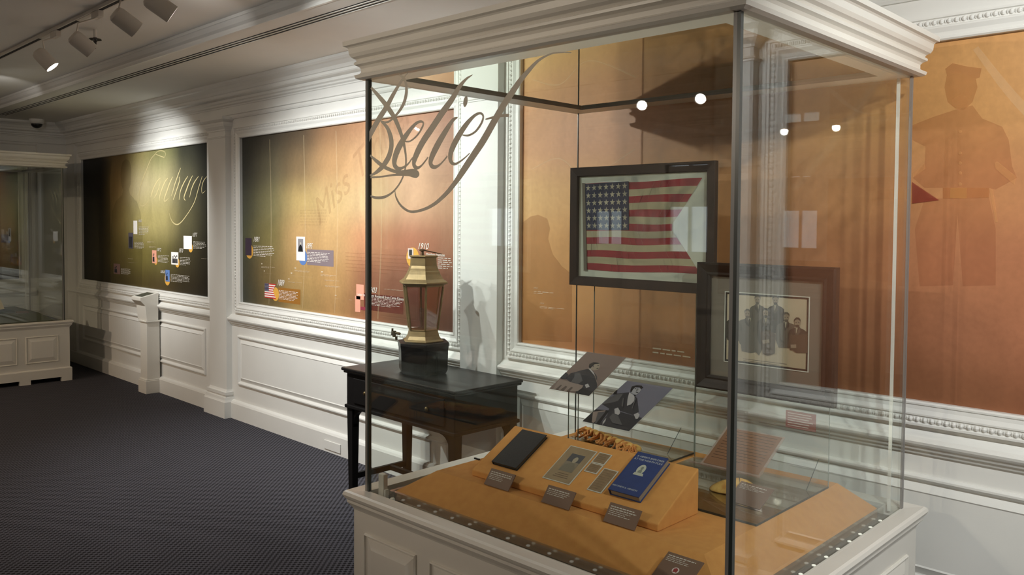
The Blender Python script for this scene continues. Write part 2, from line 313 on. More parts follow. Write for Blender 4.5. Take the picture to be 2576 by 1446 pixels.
 'PHOTO1': [('dark',
             [(0.142, 0.281), (0.126, 0.425), (0.322, 0.547), (0.399, 0.589), (0.585, 0.554), (0.768, 0.456), (1.0, 0.209), (1.0, 0.179), (1.0, 0.089), (1.0, 0.0), (0.956, 0.0), (0.683, 0.152),
              (0.378, 0.201)]),
            ('mid', [(0.214, 0.458), (0.321, 0.474), (0.558, 0.3), (0.531, 0.213), (0.33, 0.225), (0.299, 0.346)]),
            ('black', [(0.643, 0.021), (0.666, 0.149), (0.943, 0.106), (1.0, 0.107), (1.0, 0.0), (0.686, 0.0)]),
            ('skin', [(0.404, 0.632), (0.368, 0.71), (0.453, 0.764), (0.564, 0.749), (0.635, 0.676), (0.652, 0.606), (0.583, 0.575), (0.471, 0.6)]),
            ('black', [(0.388, 0.64), (0.341, 0.706), (0.385, 0.769), (0.507, 0.772), (0.558, 0.754), (0.457, 0.723), (0.456, 0.65), (0.462, 0.599)]),
            ('white', [(0.416, 0.602), (0.471, 0.6), (0.634, 0.52), (0.724, 0.449), (0.56, 0.53)]), ('white', [(0.695, 0.216), (0.736, 0.253), (0.833, 0.194), (0.793, 0.147)]),
            ('dark', [(0.0, 0.278), (0.0, 0.427), (0.113, 0.381), (0.162, 0.263), (0.045, 0.257)]),
            ('pale', [(0.019, 0.242), (0.679, 0.193), (0.704, 0.134), (0.677, 0.047), (0.411, 0.0), (0.1, 0.004)]), ('brown', [(0.281, 0.01), (0.305, 0.117), (0.361, 0.105), (0.375, 0.0)]),
            ('brown', [(0.436, 0.001), (0.451, 0.118), (0.507, 0.105), (0.51, 0.0)]), ('brown', [(0.163, 0.003), (0.178, 0.12), (0.215, 0.115), (0.227, 0.002)]),
            ('black', [(0.55, 0.705), (0.585, 0.706), (0.595, 0.693), (0.563, 0.692)]), ('black', [(0.589, 0.634), (0.626, 0.648), (0.638, 0.633), (0.607, 0.62)]),
            ('dark', [(0.453, 0.681), (0.467, 0.687), (0.506, 0.647), (0.49, 0.644)]), ('pale', [(0.674, 0.484), (0.687, 0.486), (0.961, 0.276), (0.947, 0.273)])],
 'PHOTO2': [('dark', [(0.073, 0.678), (0.281, 0.755), (0.36, 0.706), (0.543, 0.665), (0.832, 0.395), (0.818, 0.305), (0.498, 0.342), (0.348, 0.318), (0.011, 0.405)]),
            ('mid', [(0.088, 0.663), (0.195, 0.698), (0.249, 0.531), (0.144, 0.461), (0.017, 0.406), (0.012, 0.563)]),
            ('dark', [(0.22, 0.368), (0.416, 0.329), (0.805, 0.302), (1.0, 0.287), (1.0, 0.17), (1.0, 0.0), (0.61, 0.0), (0.373, 0.0), (0.329, 0.21)]),
            ('black', [(0.0, 0.277), (0.28, 0.307), (0.373, 0.0), (0.0, 0.0)]), ('pale', [(0.004, 0.22), (0.212, 0.297), (0.24, 0.012), (0.192, 0.013)]),
            ('mid', [(0.107, 0.227), (0.234, 0.274), (0.296, 0.003), (0.268, 0.007)]), ('white', [(0.288, 0.747), (0.45, 0.703), (0.548, 0.595), (0.555, 0.509), (0.509, 0.466), (0.389, 0.605)]),
            ('skin', [(0.247, 0.829), (0.258, 0.865), (0.299, 0.88), (0.417, 0.873), (0.46, 0.845), (0.479, 0.777), (0.462, 0.722), (0.365, 0.733), (0.294, 0.766)]),
            ('black', [(0.256, 0.812), (0.216, 0.885), (0.281, 0.93), (0.384, 0.938), (0.456, 0.897), (0.438, 0.859), (0.373, 0.901), (0.299, 0.88), (0.296, 0.827), (0.329, 0.754), (0.294, 0.766)]),
            ('black', [(0.034, 0.637), (0.0, 0.683), (0.0, 0.735), (0.012, 0.756), (0.08, 0.671)]),
            ('white', [(0.346, 0.353), (0.384, 0.394), (0.478, 0.339), (0.529, 0.294), (0.533, 0.251), (0.442, 0.263)]),
            ('white', [(0.797, 0.319), (0.834, 0.369), (0.906, 0.336), (0.946, 0.255), (0.913, 0.241)]), ('white', [(0.388, 0.061), (0.375, 0.147), (0.421, 0.084), (0.441, 0.0)]),
            ('mid', [(0.408, 0.257), (0.533, 0.242), (0.794, 0.073), (0.587, 0.075), (0.415, 0.171)]), ('dark', [(0.356, 0.854), (0.394, 0.855), (0.405, 0.843), (0.366, 0.842)]),
            ('dark', [(0.31, 0.853), (0.341, 0.854), (0.351, 0.841), (0.321, 0.84)]), ('dark', [(0.403, 0.783), (0.459, 0.781), (0.472, 0.766), (0.415, 0.767)]),
            ('dark', [(0.373, 0.834), (0.389, 0.833), (0.414, 0.802), (0.397, 0.803)]), ('black', [(0.437, 0.701), (0.449, 0.72), (0.492, 0.692), (0.466, 0.679)]),
            ('mid', [(0.422, 0.435), (0.285, 0.606), (0.313, 0.602), (0.464, 0.424)]), ('mid', [(0.517, 0.643), (0.545, 0.639), (0.671, 0.422), (0.648, 0.427)])],
 'PRINT': [('pale', [(0.024, 0.294), (0.119, 0.338), (0.266, 0.154), (0.49, 0.138), (0.647, 0.291), (0.871, 0.266), (1.0, 0.312), (1.0, 0.0), (0.005, 0.004)]),
           ('mid',
            [(0.381, 0.87), (0.422, 0.872), (0.435, 0.848), (0.471, 0.833), (0.496, 0.807), (0.504, 0.757), (0.509, 0.596), (0.484, 0.484), (0.331, 0.475), (0.302, 0.584), (0.303, 0.746),
             (0.309, 0.796), (0.333, 0.825), (0.369, 0.844)]),
           ('white', [(0.396, 0.863), (0.437, 0.866), (0.42, 0.772)]), ('dark', [(0.383, 0.86), (0.371, 0.839), (0.369, 0.789), (0.416, 0.732), (0.416, 0.767), (0.388, 0.825)]),
           ('dark', [(0.34, 0.768), (0.334, 0.767), (0.347, 0.573), (0.388, 0.54), (0.387, 0.558), (0.353, 0.596)]),
           ('dark', [(0.42, 0.862), (0.433, 0.843), (0.436, 0.793), (0.416, 0.732), (0.416, 0.767), (0.417, 0.827)]),
           ('dark', [(0.466, 0.775), (0.472, 0.775), (0.465, 0.58), (0.426, 0.542), (0.426, 0.56), (0.458, 0.602)]),
           ('skin',
            [(0.434, 0.923), (0.431, 0.896), (0.422, 0.874), (0.409, 0.861), (0.394, 0.86), (0.381, 0.871), (0.371, 0.892), (0.367, 0.919), (0.37, 0.947), (0.379, 0.969), (0.392, 0.982),
             (0.407, 0.982), (0.421, 0.971), (0.43, 0.95)]),
           ('black', [(0.392, 0.926), (0.38, 0.925), (0.38, 0.916), (0.392, 0.917)]), ('black', [(0.409, 0.927), (0.421, 0.927), (0.421, 0.918), (0.409, 0.918)]),
           ('mid', [(0.362, 0.924), (0.365, 0.964), (0.387, 0.993), (0.416, 0.992), (0.435, 0.968), (0.438, 0.928), (0.428, 0.953), (0.4, 0.969), (0.373, 0.95)]),
           ('mid', [(0.376, 0.885), (0.401, 0.894), (0.426, 0.888), (0.414, 0.854), (0.389, 0.853)]),
           ('dark',
            [(0.598, 0.883), (0.639, 0.885), (0.652, 0.861), (0.69, 0.845), (0.717, 0.819), (0.724, 0.77), (0.73, 0.594), (0.704, 0.477), (0.546, 0.468), (0.516, 0.582), (0.516, 0.758),
             (0.523, 0.808), (0.548, 0.837), (0.586, 0.857)]),
           ('white', [(0.587, 0.874), (0.629, 0.877), (0.611, 0.783)]), ('mid', [(0.6, 0.873), (0.588, 0.852), (0.587, 0.802), (0.608, 0.743), (0.607, 0.778), (0.605, 0.838)]),
           ('mid', [(0.555, 0.78), (0.549, 0.78), (0.562, 0.571), (0.604, 0.536), (0.604, 0.554), (0.569, 0.594)]),
           ('mid', [(0.637, 0.875), (0.65, 0.856), (0.653, 0.806), (0.608, 0.743), (0.607, 0.778), (0.634, 0.84)]),
           ('mid', [(0.685, 0.788), (0.691, 0.788), (0.685, 0.578), (0.644, 0.538), (0.644, 0.557), (0.677, 0.6)]),
           ('skin',
            [(0.651, 0.936), (0.648, 0.908), (0.639, 0.886), (0.626, 0.873), (0.611, 0.872), (0.598, 0.884), (0.588, 0.905), (0.584, 0.932), (0.587, 0.959), (0.596, 0.981), (0.609, 0.994),
             (0.624, 0.995), (0.638, 0.984), (0.647, 0.963)]),
           ('black', [(0.609, 0.938), (0.597, 0.938), (0.597, 0.929), (0.609, 0.929)]), ('black', [(0.626, 0.939), (0.638, 0.94), (0.638, 0.931), (0.626, 0.93)]),
           ('black', [(0.579, 0.937), (0.582, 0.977), (0.604, 1.0), (0.633, 1.0), (0.652, 0.981), (0.655, 0.941), (0.645, 0.965), (0.617, 0.981), (0.59, 0.962)]),
           ('dark', [(0.593, 0.897), (0.618, 0.906), (0.643, 0.9), (0.631, 0.867), (0.606, 0.866)]),
           ('dark',
            [(0.086, 0.641), (0.127, 0.644), (0.14, 0.62), (0.176, 0.604), (0.201, 0.578), (0.209, 0.529), (0.214, 0.41), (0.188, 0.313), (0.035, 0.304), (0.007, 0.398), (0.008, 0.517),
             (0.014, 0.567), (0.038, 0.596), (0.074, 0.616)]),
           ('white', [(0.097, 0.635), (0.139, 0.637), (0.122, 0.544)]), ('mid', [(0.088, 0.632), (0.076, 0.611), (0.074, 0.561), (0.118, 0.503), (0.118, 0.538), (0.093, 0.597)]),
           ('mid', [(0.045, 0.539), (0.039, 0.539), (0.051, 0.389), (0.092, 0.361), (0.091, 0.376), (0.057, 0.409)]),
           ('mid', [(0.125, 0.634), (0.138, 0.614), (0.141, 0.565), (0.118, 0.503), (0.118, 0.538), (0.122, 0.599)]),
           ('mid', [(0.171, 0.546), (0.177, 0.547), (0.17, 0.396), (0.13, 0.363), (0.13, 0.379), (0.163, 0.415)]),
           ('skin',
            [(0.139, 0.695), (0.136, 0.667), (0.127, 0.645), (0.114, 0.632), (0.099, 0.631), (0.086, 0.643), (0.076, 0.664), (0.072, 0.691), (0.075, 0.718), (0.084, 0.74), (0.097, 0.753),
             (0.112, 0.754), (0.125, 0.743), (0.135, 0.721)]),
           ('black', [(0.097, 0.697), (0.085, 0.696), (0.085, 0.687), (0.097, 0.688)]), ('black', [(0.114, 0.698), (0.126, 0.699), (0.126, 0.69), (0.114, 0.689)]),
           ('black', [(0.067, 0.695), (0.07, 0.736), (0.092, 0.764), (0.121, 0.764), (0.14, 0.74), (0.143, 0.7), (0.132, 0.724), (0.105, 0.74), (0.078, 0.721)]),
           ('dark', [(0.081, 0.656), (0.106, 0.665), (0.131, 0.659), (0.119, 0.626), (0.094, 0.624)]),
           ('mid',
            [(0.261, 0.661), (0.302, 0.664), (0.315, 0.639), (0.367, 0.625), (0.399, 0.599), (0.408, 0.55), (0.414, 0.388), (0.382, 0.276), (0.194, 0.265), (0.159, 0.374), (0.16, 0.535),
             (0.167, 0.586), (0.197, 0.615), (0.249, 0.636)]),
           ('white', [(0.286, 0.655), (0.327, 0.658), (0.31, 0.564)]), ('dark', [(0.263, 0.651), (0.251, 0.631), (0.25, 0.581), (0.306, 0.524), (0.306, 0.559), (0.268, 0.617)]),
           ('dark', [(0.205, 0.558), (0.198, 0.558), (0.213, 0.363), (0.263, 0.331), (0.263, 0.349), (0.221, 0.386)]),
           ('dark', [(0.301, 0.653), (0.313, 0.634), (0.316, 0.584), (0.306, 0.524), (0.306, 0.559), (0.297, 0.618)]),
           ('dark', [(0.361, 0.567), (0.368, 0.567), (0.36, 0.372), (0.311, 0.334), (0.31, 0.351), (0.351, 0.394)]),
           ('skin',
            [(0.314, 0.714), (0.311, 0.687), (0.302, 0.665), (0.289, 0.652), (0.275, 0.651), (0.261, 0.662), (0.251, 0.684), (0.248, 0.71), (0.251, 0.738), (0.259, 0.76), (0.273, 0.773),
             (0.287, 0.774), (0.301, 0.762), (0.31, 0.741)]),
           ('black', [(0.273, 0.717), (0.26, 0.716), (0.26, 0.707), (0.273, 0.708)]), ('black', [(0.289, 0.718), (0.302, 0.719), (0.302, 0.71), (0.289, 0.709)]),
           ('mid', [(0.243, 0.715), (0.245, 0.755), (0.267, 0.784), (0.296, 0.783), (0.316, 0.759), (0.318, 0.72), (0.308, 0.744), (0.28, 0.76), (0.253, 0.741)]),
           ('mid', [(0.257, 0.676), (0.281, 0.685), (0.306, 0.679), (0.294, 0.646), (0.27, 0.644)]),
           ('mid', [(0.181, 0.457), (0.324, 0.503), (0.454, 0.357), (0.472, 0.243), (0.434, 0.135), (0.393, 0.18), (0.33, 0.157), (0.218, 0.17)]),
           ('mid',
            [(0.729, 0.659), (0.771, 0.662), (0.783, 0.638), (0.833, 0.623), (0.864, 0.597), (0.872, 0.548), (0.878, 0.401), (0.848, 0.293), (0.664, 0.283), (0.63, 0.386), (0.631, 0.534),
             (0.638, 0.584), (0.668, 0.613), (0.717, 0.634)]),
           ('white', [(0.715, 0.651), (0.757, 0.653), (0.74, 0.56)]), ('dark', [(0.731, 0.649), (0.719, 0.629), (0.718, 0.579), (0.736, 0.52), (0.736, 0.555), (0.736, 0.615)]),
           ('dark', [(0.676, 0.556), (0.669, 0.556), (0.683, 0.377), (0.732, 0.346), (0.732, 0.363), (0.691, 0.398)]),
           ('dark', [(0.769, 0.652), (0.781, 0.632), (0.784, 0.583), (0.736, 0.52), (0.736, 0.555), (0.765, 0.616)]),
           ('dark', [(0.827, 0.565), (0.834, 0.565), (0.826, 0.385), (0.778, 0.348), (0.778, 0.365), (0.817, 0.406)]),
           ('skin',
            [(0.782, 0.712), (0.779, 0.685), (0.771, 0.663), (0.757, 0.65), (0.743, 0.649), (0.729, 0.661), (0.72, 0.682), (0.716, 0.709), (0.719, 0.736), (0.728, 0.758), (0.741, 0.771),
             (0.755, 0.772), (0.769, 0.761), (0.779, 0.739)]),
           ('black', [(0.741, 0.715), (0.728, 0.714), (0.728, 0.705), (0.741, 0.706)]), ('black', [(0.757, 0.716), (0.77, 0.717), (0.77, 0.708), (0.757, 0.707)]),
           ('mid', [(0.711, 0.713), (0.713, 0.753), (0.735, 0.782), (0.765, 0.781), (0.784, 0.758), (0.786, 0.718), (0.776, 0.742), (0.748, 0.758), (0.721, 0.739)]),
           ('mid', [(0.725, 0.674), (0.749, 0.683), (0.774, 0.677), (0.763, 0.644), (0.738, 0.642)]),
           ('dark',
            [(0.858, 0.599), (0.899, 0.602), (0.912, 0.578), (0.953, 0.562), (0.98, 0.537), (0.988, 0.487), (0.993, 0.369), (0.966, 0.271), (0.802, 0.262), (0.772, 0.356), (0.773, 0.475),
             (0.78, 0.525), (0.806, 0.554), (0.846, 0.574)]),
           ('white', [(0.844, 0.591), (0.886, 0.594), (0.868, 0.5)]), ('mid', [(0.86, 0.59), (0.848, 0.569), (0.847, 0.519), (0.865, 0.46), (0.864, 0.495), (0.865, 0.555)]),
           ('mid', [(0.813, 0.497), (0.807, 0.497), (0.819, 0.347), (0.863, 0.319), (0.862, 0.334), (0.826, 0.367)]),
           ('mid', [(0.897, 0.592), (0.91, 0.573), (0.913, 0.523), (0.865, 0.46), (0.864, 0.495), (0.894, 0.557)]),
           ('mid', [(0.948, 0.505), (0.954, 0.505), (0.946, 0.355), (0.903, 0.321), (0.903, 0.337), (0.938, 0.373)]),
           ('skin',
            [(0.911, 0.653), (0.908, 0.625), (0.899, 0.603), (0.886, 0.59), (0.871, 0.589), (0.858, 0.601), (0.848, 0.622), (0.845, 0.649), (0.847, 0.676), (0.856, 0.698), (0.869, 0.711),
             (0.884, 0.712), (0.898, 0.701), (0.907, 0.679)]),
           ('black', [(0.869, 0.655), (0.857, 0.654), (0.857, 0.645), (0.87, 0.646)]), ('black', [(0.886, 0.656), (0.898, 0.657), (0.899, 0.648), (0.886, 0.647)]),
           ('black', [(0.84, 0.653), (0.842, 0.694), (0.864, 0.722), (0.893, 0.722), (0.912, 0.698), (0.915, 0.658), (0.905, 0.682), (0.877, 0.698), (0.85, 0.679)]),
           ('dark', [(0.853, 0.614), (0.878, 0.623), (0.903, 0.617), (0.891, 0.584), (0.866, 0.582)]), ('brown', [(0.788, 0.472), (0.995, 0.504), (1.0, 0.254), (0.872, 0.237), (0.775, 0.299)]),
           ('dark',
            [(0.484, 0.693), (0.526, 0.696), (0.538, 0.671), (0.575, 0.656), (0.6, 0.63), (0.607, 0.58), (0.613, 0.419), (0.588, 0.307), (0.435, 0.298), (0.406, 0.407), (0.406, 0.569), (0.412, 0.619),
             (0.437, 0.648), (0.472, 0.668)]),
           ('white', [(0.486, 0.686), (0.528, 0.688), (0.511, 0.595)]), ('mid', [(0.486, 0.683), (0.474, 0.663), (0.473, 0.613), (0.507, 0.555), (0.507, 0.59), (0.491, 0.649)]),
           ('mid', [(0.443, 0.591), (0.438, 0.591), (0.45, 0.396), (0.491, 0.363), (0.491, 0.381), (0.457, 0.419)]),
           ('mid', [(0.524, 0.686), (0.536, 0.666), (0.539, 0.617), (0.507, 0.555), (0.507, 0.59), (0.52, 0.65)]),
           ('mid', [(0.57, 0.598), (0.575, 0.599), (0.569, 0.403), (0.529, 0.366), (0.529, 0.383), (0.562, 0.425)]),
           ('skin',
            [(0.537, 0.746), (0.534, 0.719), (0.526, 0.697), (0.512, 0.684), (0.498, 0.683), (0.484, 0.694), (0.475, 0.716), (0.471, 0.743), (0.474, 0.77), (0.483, 0.792), (0.496, 0.805),
             (0.51, 0.806), (0.524, 0.794), (0.534, 0.773)]),
           ('black', [(0.496, 0.749), (0.483, 0.748), (0.483, 0.739), (0.496, 0.74)]), ('black', [(0.512, 0.75), (0.525, 0.751), (0.525, 0.742), (0.512, 0.741)]),
           ('black', [(0.466, 0.747), (0.468, 0.787), (0.49, 0.816), (0.52, 0.815), (0.539, 0.791), (0.541, 0.752), (0.531, 0.776), (0.503, 0.792), (0.476, 0.773)]),
           ('dark', [(0.48, 0.708), (0.505, 0.717), (0.53, 0.711), (0.518, 0.678), (0.493, 0.676)]),
           ('brown', [(0.445, 0.472), (0.548, 0.516), (0.628, 0.463), (0.625, 0.194), (0.538, 0.15), (0.481, 0.166)]), ('skin', [(0.47, 0.358), (0.55, 0.382), (0.559, 0.334), (0.479, 0.31)]),
           ('skin', [(0.806, 0.339), (0.87, 0.352), (0.871, 0.304), (0.81, 0.297)])],
 'SOLDIER': [('dark', [(-1.081, 2.237), (-1.056, 2.255), (-1.005, 2.236), (-0.958, 2.224), (-0.963, 2.192), (-0.976, 2.188), (-1.027, 2.218), (-1.075, 2.214)]),
             ('face', [(-1.075, 2.214), (-1.027, 2.218), (-0.976, 2.188), (-0.97, 2.157), (-0.985, 2.105), (-1.012, 2.081), (-1.041, 2.086), (-1.07, 2.113), (-1.082, 2.169)]),
             ('beard', [(-1.053, 2.124), (-1.03, 2.134), (-1.002, 2.125), (-0.996, 2.097), (-1.018, 2.079), (-1.041, 2.087), (-1.055, 2.103)]),
             ('coat',
              [(-1.04, 2.083), (-0.985, 2.093), (-0.951, 2.042), (-0.886, 2.008), (-0.864, 1.959), (-0.851, 1.865), (-0.835, 1.824), (-0.902, 1.784), (-0.923, 1.791), (-1.079, 1.795), (-1.144, 1.796),
               (-1.187, 1.835), (-1.146, 1.89), (-1.144, 1.952), (-1.193, 1.98), (-1.194, 2.037), (-1.12, 2.062)]),
             ('cuff', [(-0.907, 1.879), (-0.899, 1.885), (-0.837, 1.829), (-0.842, 1.8), (-0.903, 1.858)]), ('cuff', [(-1.19, 1.854), (-1.146, 1.89), (-1.142, 1.868), (-1.187, 1.835)]),
             ('belt', [(-1.079, 1.795), (-0.923, 1.791), (-0.922, 1.755), (-1.078, 1.755)]), ('buckle', [(-1.053, 1.794), (-0.997, 1.793), (-0.996, 1.753), (-1.053, 1.756)]),
             ('legs', [(-1.143, 1.756), (-0.922, 1.755), (-0.898, 1.642), (-0.893, 1.44), (-1.002, 1.43), (-1.026, 1.696), (-1.036, 1.432), (-1.153, 1.421), (-1.176, 1.639)]),
             ('cuff', [(-0.923, 1.791), (-0.91, 1.784), (-0.891, 1.666), (-0.899, 1.666)]), ('tri', [(-1.189, 1.82), (-1.09, 1.749), (-1.187, 1.737)]),
             ('cuff', [(-1.017, 1.999), (-1.018, 1.995), (-1.023, 1.994), (-1.028, 1.996), (-1.03, 2.0), (-1.028, 2.004), (-1.023, 2.006), (-1.019, 2.004)]),
             ('cuff', [(-1.015, 1.92), (-1.017, 1.916), (-1.021, 1.915), (-1.026, 1.917), (-1.028, 1.921), (-1.026, 1.925), (-1.022, 1.927), (-1.017, 1.925)]),
             ('cuff', [(-1.014, 1.884), (-1.016, 1.88), (-1.02, 1.878), (-1.025, 1.88), (-1.027, 1.885), (-1.025, 1.889), (-1.021, 1.89), (-1.016, 1.888)]),
             ('cuff', [(-1.013, 1.848), (-1.015, 1.843), (-1.019, 1.842), (-1.024, 1.844), (-1.026, 1.848), (-1.025, 1.852), (-1.02, 1.854), (-1.015, 1.852)]),
             ('cuff', [(-1.012, 1.806), (-1.014, 1.802), (-1.019, 1.8), (-1.023, 1.802), (-1.025, 1.807), (-1.024, 1.811), (-1.019, 1.813), (-1.014, 1.811)])],
 'x': None}

# ------------------------------------------------------------------ the room shell
YW = 3.378                       # plane of the murals
XL, XR, YB = -10.72, 3.4, -3.46  # end walls and window wall
ZC, ZU = 2.77, 2.85              # soffit and tray ceiling

def carpet_mat():
    m = bpy.data.materials.new('carpet'); m.use_nodes = True; nt = m.node_tree; b = nt.nodes['Principled BSDF']
    N = nt.nodes.new; L = nt.links.new
    b.inputs['Roughness'].default_value = .95; b.inputs['Specular IOR Level'].default_value = .1
    tc = N('ShaderNodeTexCoord'); mp = N('ShaderNodeMapping'); mp.inputs['Rotation'].default_value = (0, 0, R(2)); L(tc.outputs['Object'], mp.inputs[0])
    sep = N('ShaderNodeSeparateXYZ'); L(mp.outputs[0], sep.inputs[0])
    def sine(o, per):
        a = N('ShaderNodeMath'); a.operation = 'MULTIPLY'; a.inputs[1].default_value = 2*math.pi/per; L(o, a.inputs[0])
        s_ = N('ShaderNodeMath'); s_.operation = 'SINE'; L(a.outputs[0], s_.inputs[0]); return s_.outputs[0]
    sx = sine(sep.outputs[0], .034); sy = sine(sep.outputs[1], .034)
    mu = N('ShaderNodeMath'); mu.operation = 'MULTIPLY'; L(sx, mu.inputs[0]); L(sy, mu.inputs[1])
    nz = N('ShaderNodeTexNoise'); nz.inputs['Scale'].default_value = 220; nz.inputs['Detail'].default_value = 3; L(tc.outputs['Object'], nz.inputs['Vector'])
    ad = N('ShaderNodeMath'); ad.operation = 'MULTIPLY_ADD'; ad.inputs[1].default_value = .8; L(nz.outputs['Fac'], ad.inputs[0]); L(mu.outputs[0], ad.inputs[2])
    rp = N('ShaderNodeValToRGB'); e = rp.color_ramp.elements
    e[0].position = .25; e[0].color = (.098, .096, .115, 1); e[1].position = .75; e[1].color = (.018, .0165, .019, 1)
    L(ad.outputs[0], rp.inputs[0]); L(rp.outputs[0], b.inputs['Base Color'])
    bp = N('ShaderNodeBump'); bp.inputs['Strength'].default_value = .5; bp.inputs['Distance'].default_value = .003; L(nz.outputs['Fac'], bp.inputs['Height']); L(bp.outputs[0], b.inputs['Normal'])
    return m
carpet = carpet_mat()
MB().box(XL-.1, XR+.1, YB-.1, YW+.15, -.1, 0).build('floor', carpet, kind='structure')

# wall core with a mural recess plane; stile faces stand at YF
YF = YW-.018
w = MB(); w.box(XL-.1, XR+.1, YW, YW+.15, 0, ZU+.1); w.build('wall_back', white, kind='structure')
w = MB(); w.box(XL-.12, XL, YB, YW, 0, ZU+.1); w.build('wall_left', white, kind='structure')
w = MB(); w.box(XR, XR+.12, YB, YW, 0, ZU+.1); w.build('wall_right', white, kind='structure')
# ceiling: soffits round a shallow tray
w = MB()
w.box(XL, XR, 2.40, YW, ZC, ZU+.1); w.box(XL, XR, YB, -2.48, ZC, ZU+.1)
w.box(XL, XL+.95, -2.48, 2.40, ZC, ZU+.1); w.box(XR-.95, XR, -2.48, 2.40, ZC, ZU+.1)
w.box(XL+.95, XR-.95, -2.48, 2.40, ZU, ZU+.1)
w.build('ceiling', ceil_m, kind='structure')
# moulding at the tray edge
tp = [(0, ZC-.004), (-.016, ZC-.004), (-.02, ZC+.01), (-.02, ZC+.022), (-.035, ZC+.035), (-.05, ZC+.06), (-.055, ZC+.062), (-.055, ZU), (0, ZU)]
tp = [(e+.004, z) for e, z in tp]
MB().rect_ring(XL+.95, XR-.95, -2.48, 2.40, tp).build('trim_1', white, kind='structure')

# room cornice: outline (out from the wall, z)
COR = [(0, 2.505), (.016, 2.505), (.022, 2.516), (.016, 2.528), (.016, 2.536), (.03, 2.54), (.03, 2.60), (.036, 2.604), (.036, 2.612), (.05, 2.62), (.052, 2.632),
       (.066, 2.64), (.066, 2.66), (.115, 2.664), (.122, 2.672), (.122, 2.69), (.13, 2.694), (.14, 2.715), (.165, 2.735), (.182, 2.74), (.192, 2.752), (.194, 2.77), (0, 2.77)]
MB().prism([(YF+.002-e, z) for e, z in COR], 0, XL, XR).build('trim_2', white, kind='structure')
MB().prism([(XL+e, z) for e, z in COR], 1, YB, YF).build('trim_3', white, kind='structure')
MB().prism([(XR-e, z) for e, z in COR], 1, YB, YF).build('trim_4', white, kind='structure')
MB().prism([(YB+e, z) for e, z in COR], 0, XL, XR).build('trim_5', white, kind='structure')

BASE = [(0, 0), (.034, 0), (.034, .128), (.026, .142), (.012, .150), (0, .152)]
RAIL = [(0, .782), (.010, .784), (.014, .792), (.014, .798), (.024, .802), (.028, .810), (.028, .815), (.038, .82), (.044, .828), (.047, .838), (.043, .847), (.03, .852), (.018, .862), (.008, .872), (0, .876)]
CAPM = [(.022, 2.352), (.026, 2.356), (.026, 2.362), (.0, 2.366)]

PIL = [(-6.97, -6.665), (-3.715, -3.405), (-.43, -.12), (2.80, 3.10)]
PAN = [(-10.25, -7.085), (-6.498, -3.826), (-3.271, -.573), (.03, 2.66)]   # murals
ZB, ZT = .985, 2.339

def raised_panel(w, x0, x1, z0, z1, y, s=1):
    """sunk bevel with a raised field, on a wall facing -y (s=1) or +y (s=-1)"""
    prof = [(.004, 0), (.004, .012), (-.002, .018), (-.010, .018), (-.020, .006), (-.024, .0)]
    w.frame_ring(x0, x1, z0, z1, y, prof, sgn=s)
    f = [(-.030, 0), (-.030, .001), (-.058, .016), (-.064, .012), (-.064, 0)]
    w.frame_ring(x0, x1, z0, z1, y, f, sgn=s)
    ys = sorted((y, y-s*.012)); w.box(x0+.06, x1-.06, ys[0], ys[1], z0+.06, z1-.06)

def wall_run(ya, s, pils, pans, skip_mural=False, tag='back', with_wain=True):
    """stiles, wainscot, chair rail and base of one long wall; ya = face plane"""
    w = MB()
    def slab(x0, x1, z0, z1, d): 
        ys = sorted((ya, ya-s*d)); w.box(x0, x1, ys[0], ys[1], z0, z1)
    # wall field around the murals
    edges = [XL] + [v for p in pans for v in p] + [XR]
    for i in range(0, len(edges), 2): slab(edges[i], edges[i+1], .0, ZC, .018)
    for a, b in pans:
        slab(a, b, 0, ZB, .018); slab(a, b, ZT, ZC, .018)
    return w
w = wall_run(YW, 1, PIL, PAN)
for a, b in PAN:
    pass
yf = YF
for (a, b), (pa, pb) in zip(PAN, [(-10.25, -7.13), (-6.56, -3.80), (-3.31, -.53), (-.02, 2.70)]):
    raised_panel(w, pa+.02, pb-.02, .295, .70, yf)
w.build('wainscot', white, kind='structure')
# chair rail and base between the pilasters
segs = [(XL+.0, PIL[0][0]), (PIL[0][1], PIL[1][0]), (PIL[1][1], PIL[2][0]), (PIL[2][1], PIL[3][0]), (PIL[3][1], XR)]
for n, (a, b) in enumerate(segs):
    MB().prism([(yf+.001-e, z) for e, z in RAIL], 0, a, b).build('trim_%d' % (6+n), white, kind='structure')
for n, (a, b) in enumerate(segs):
    MB().prism([(yf+.001-e, z) for e, z in BASE], 0, a, b).build('baseboard_back' if n == 0 else 'baseboard_back_%d' % n, white, kind='structure')

# pilasters
def pilaster(n, a, b, y=YF, s=1, d=.05):
    w = MB()
    def ring(e, z0, z1, e2=None):
        e2 = e if e2 is None else e2
        dd = d
        r = []
        for ee, z in ((e, z0), (e2, z1)):
            r.append([(a-ee, y+s*.002, z), (b+ee, y+s*.002, z), (b+ee, y-s*(dd+ee), z), (a-ee, y-s*(dd+ee), z)])
        w.loft(r)
    ring(0, .20, 2.42); ring(.04, 0, .135); ring(.036, .135, .15, .030)
    ring(.030, .15, .172, .026); ring(.018, .172, .19); ring(.024, .19, .215); ring(.008, .215, .235, 0)
    ring(.006, 2.352, 2.362); ring(.012, 2.362, 2.372, .008)
    ring(.008, 2.41, 2.424); ring(.010, 2.424, 2.445, .026); ring(.03, 2.445, 2.46); ring(.034, 2.46, 2.478); ring(.022, 2.478, 2.50, .05); ring(.052, 2.50, 2.522)
    return w.build('trim_%d' % n, white, kind='structure')
for n, (a, b) in enumerate(PIL): pilaster(20+n, a, b)
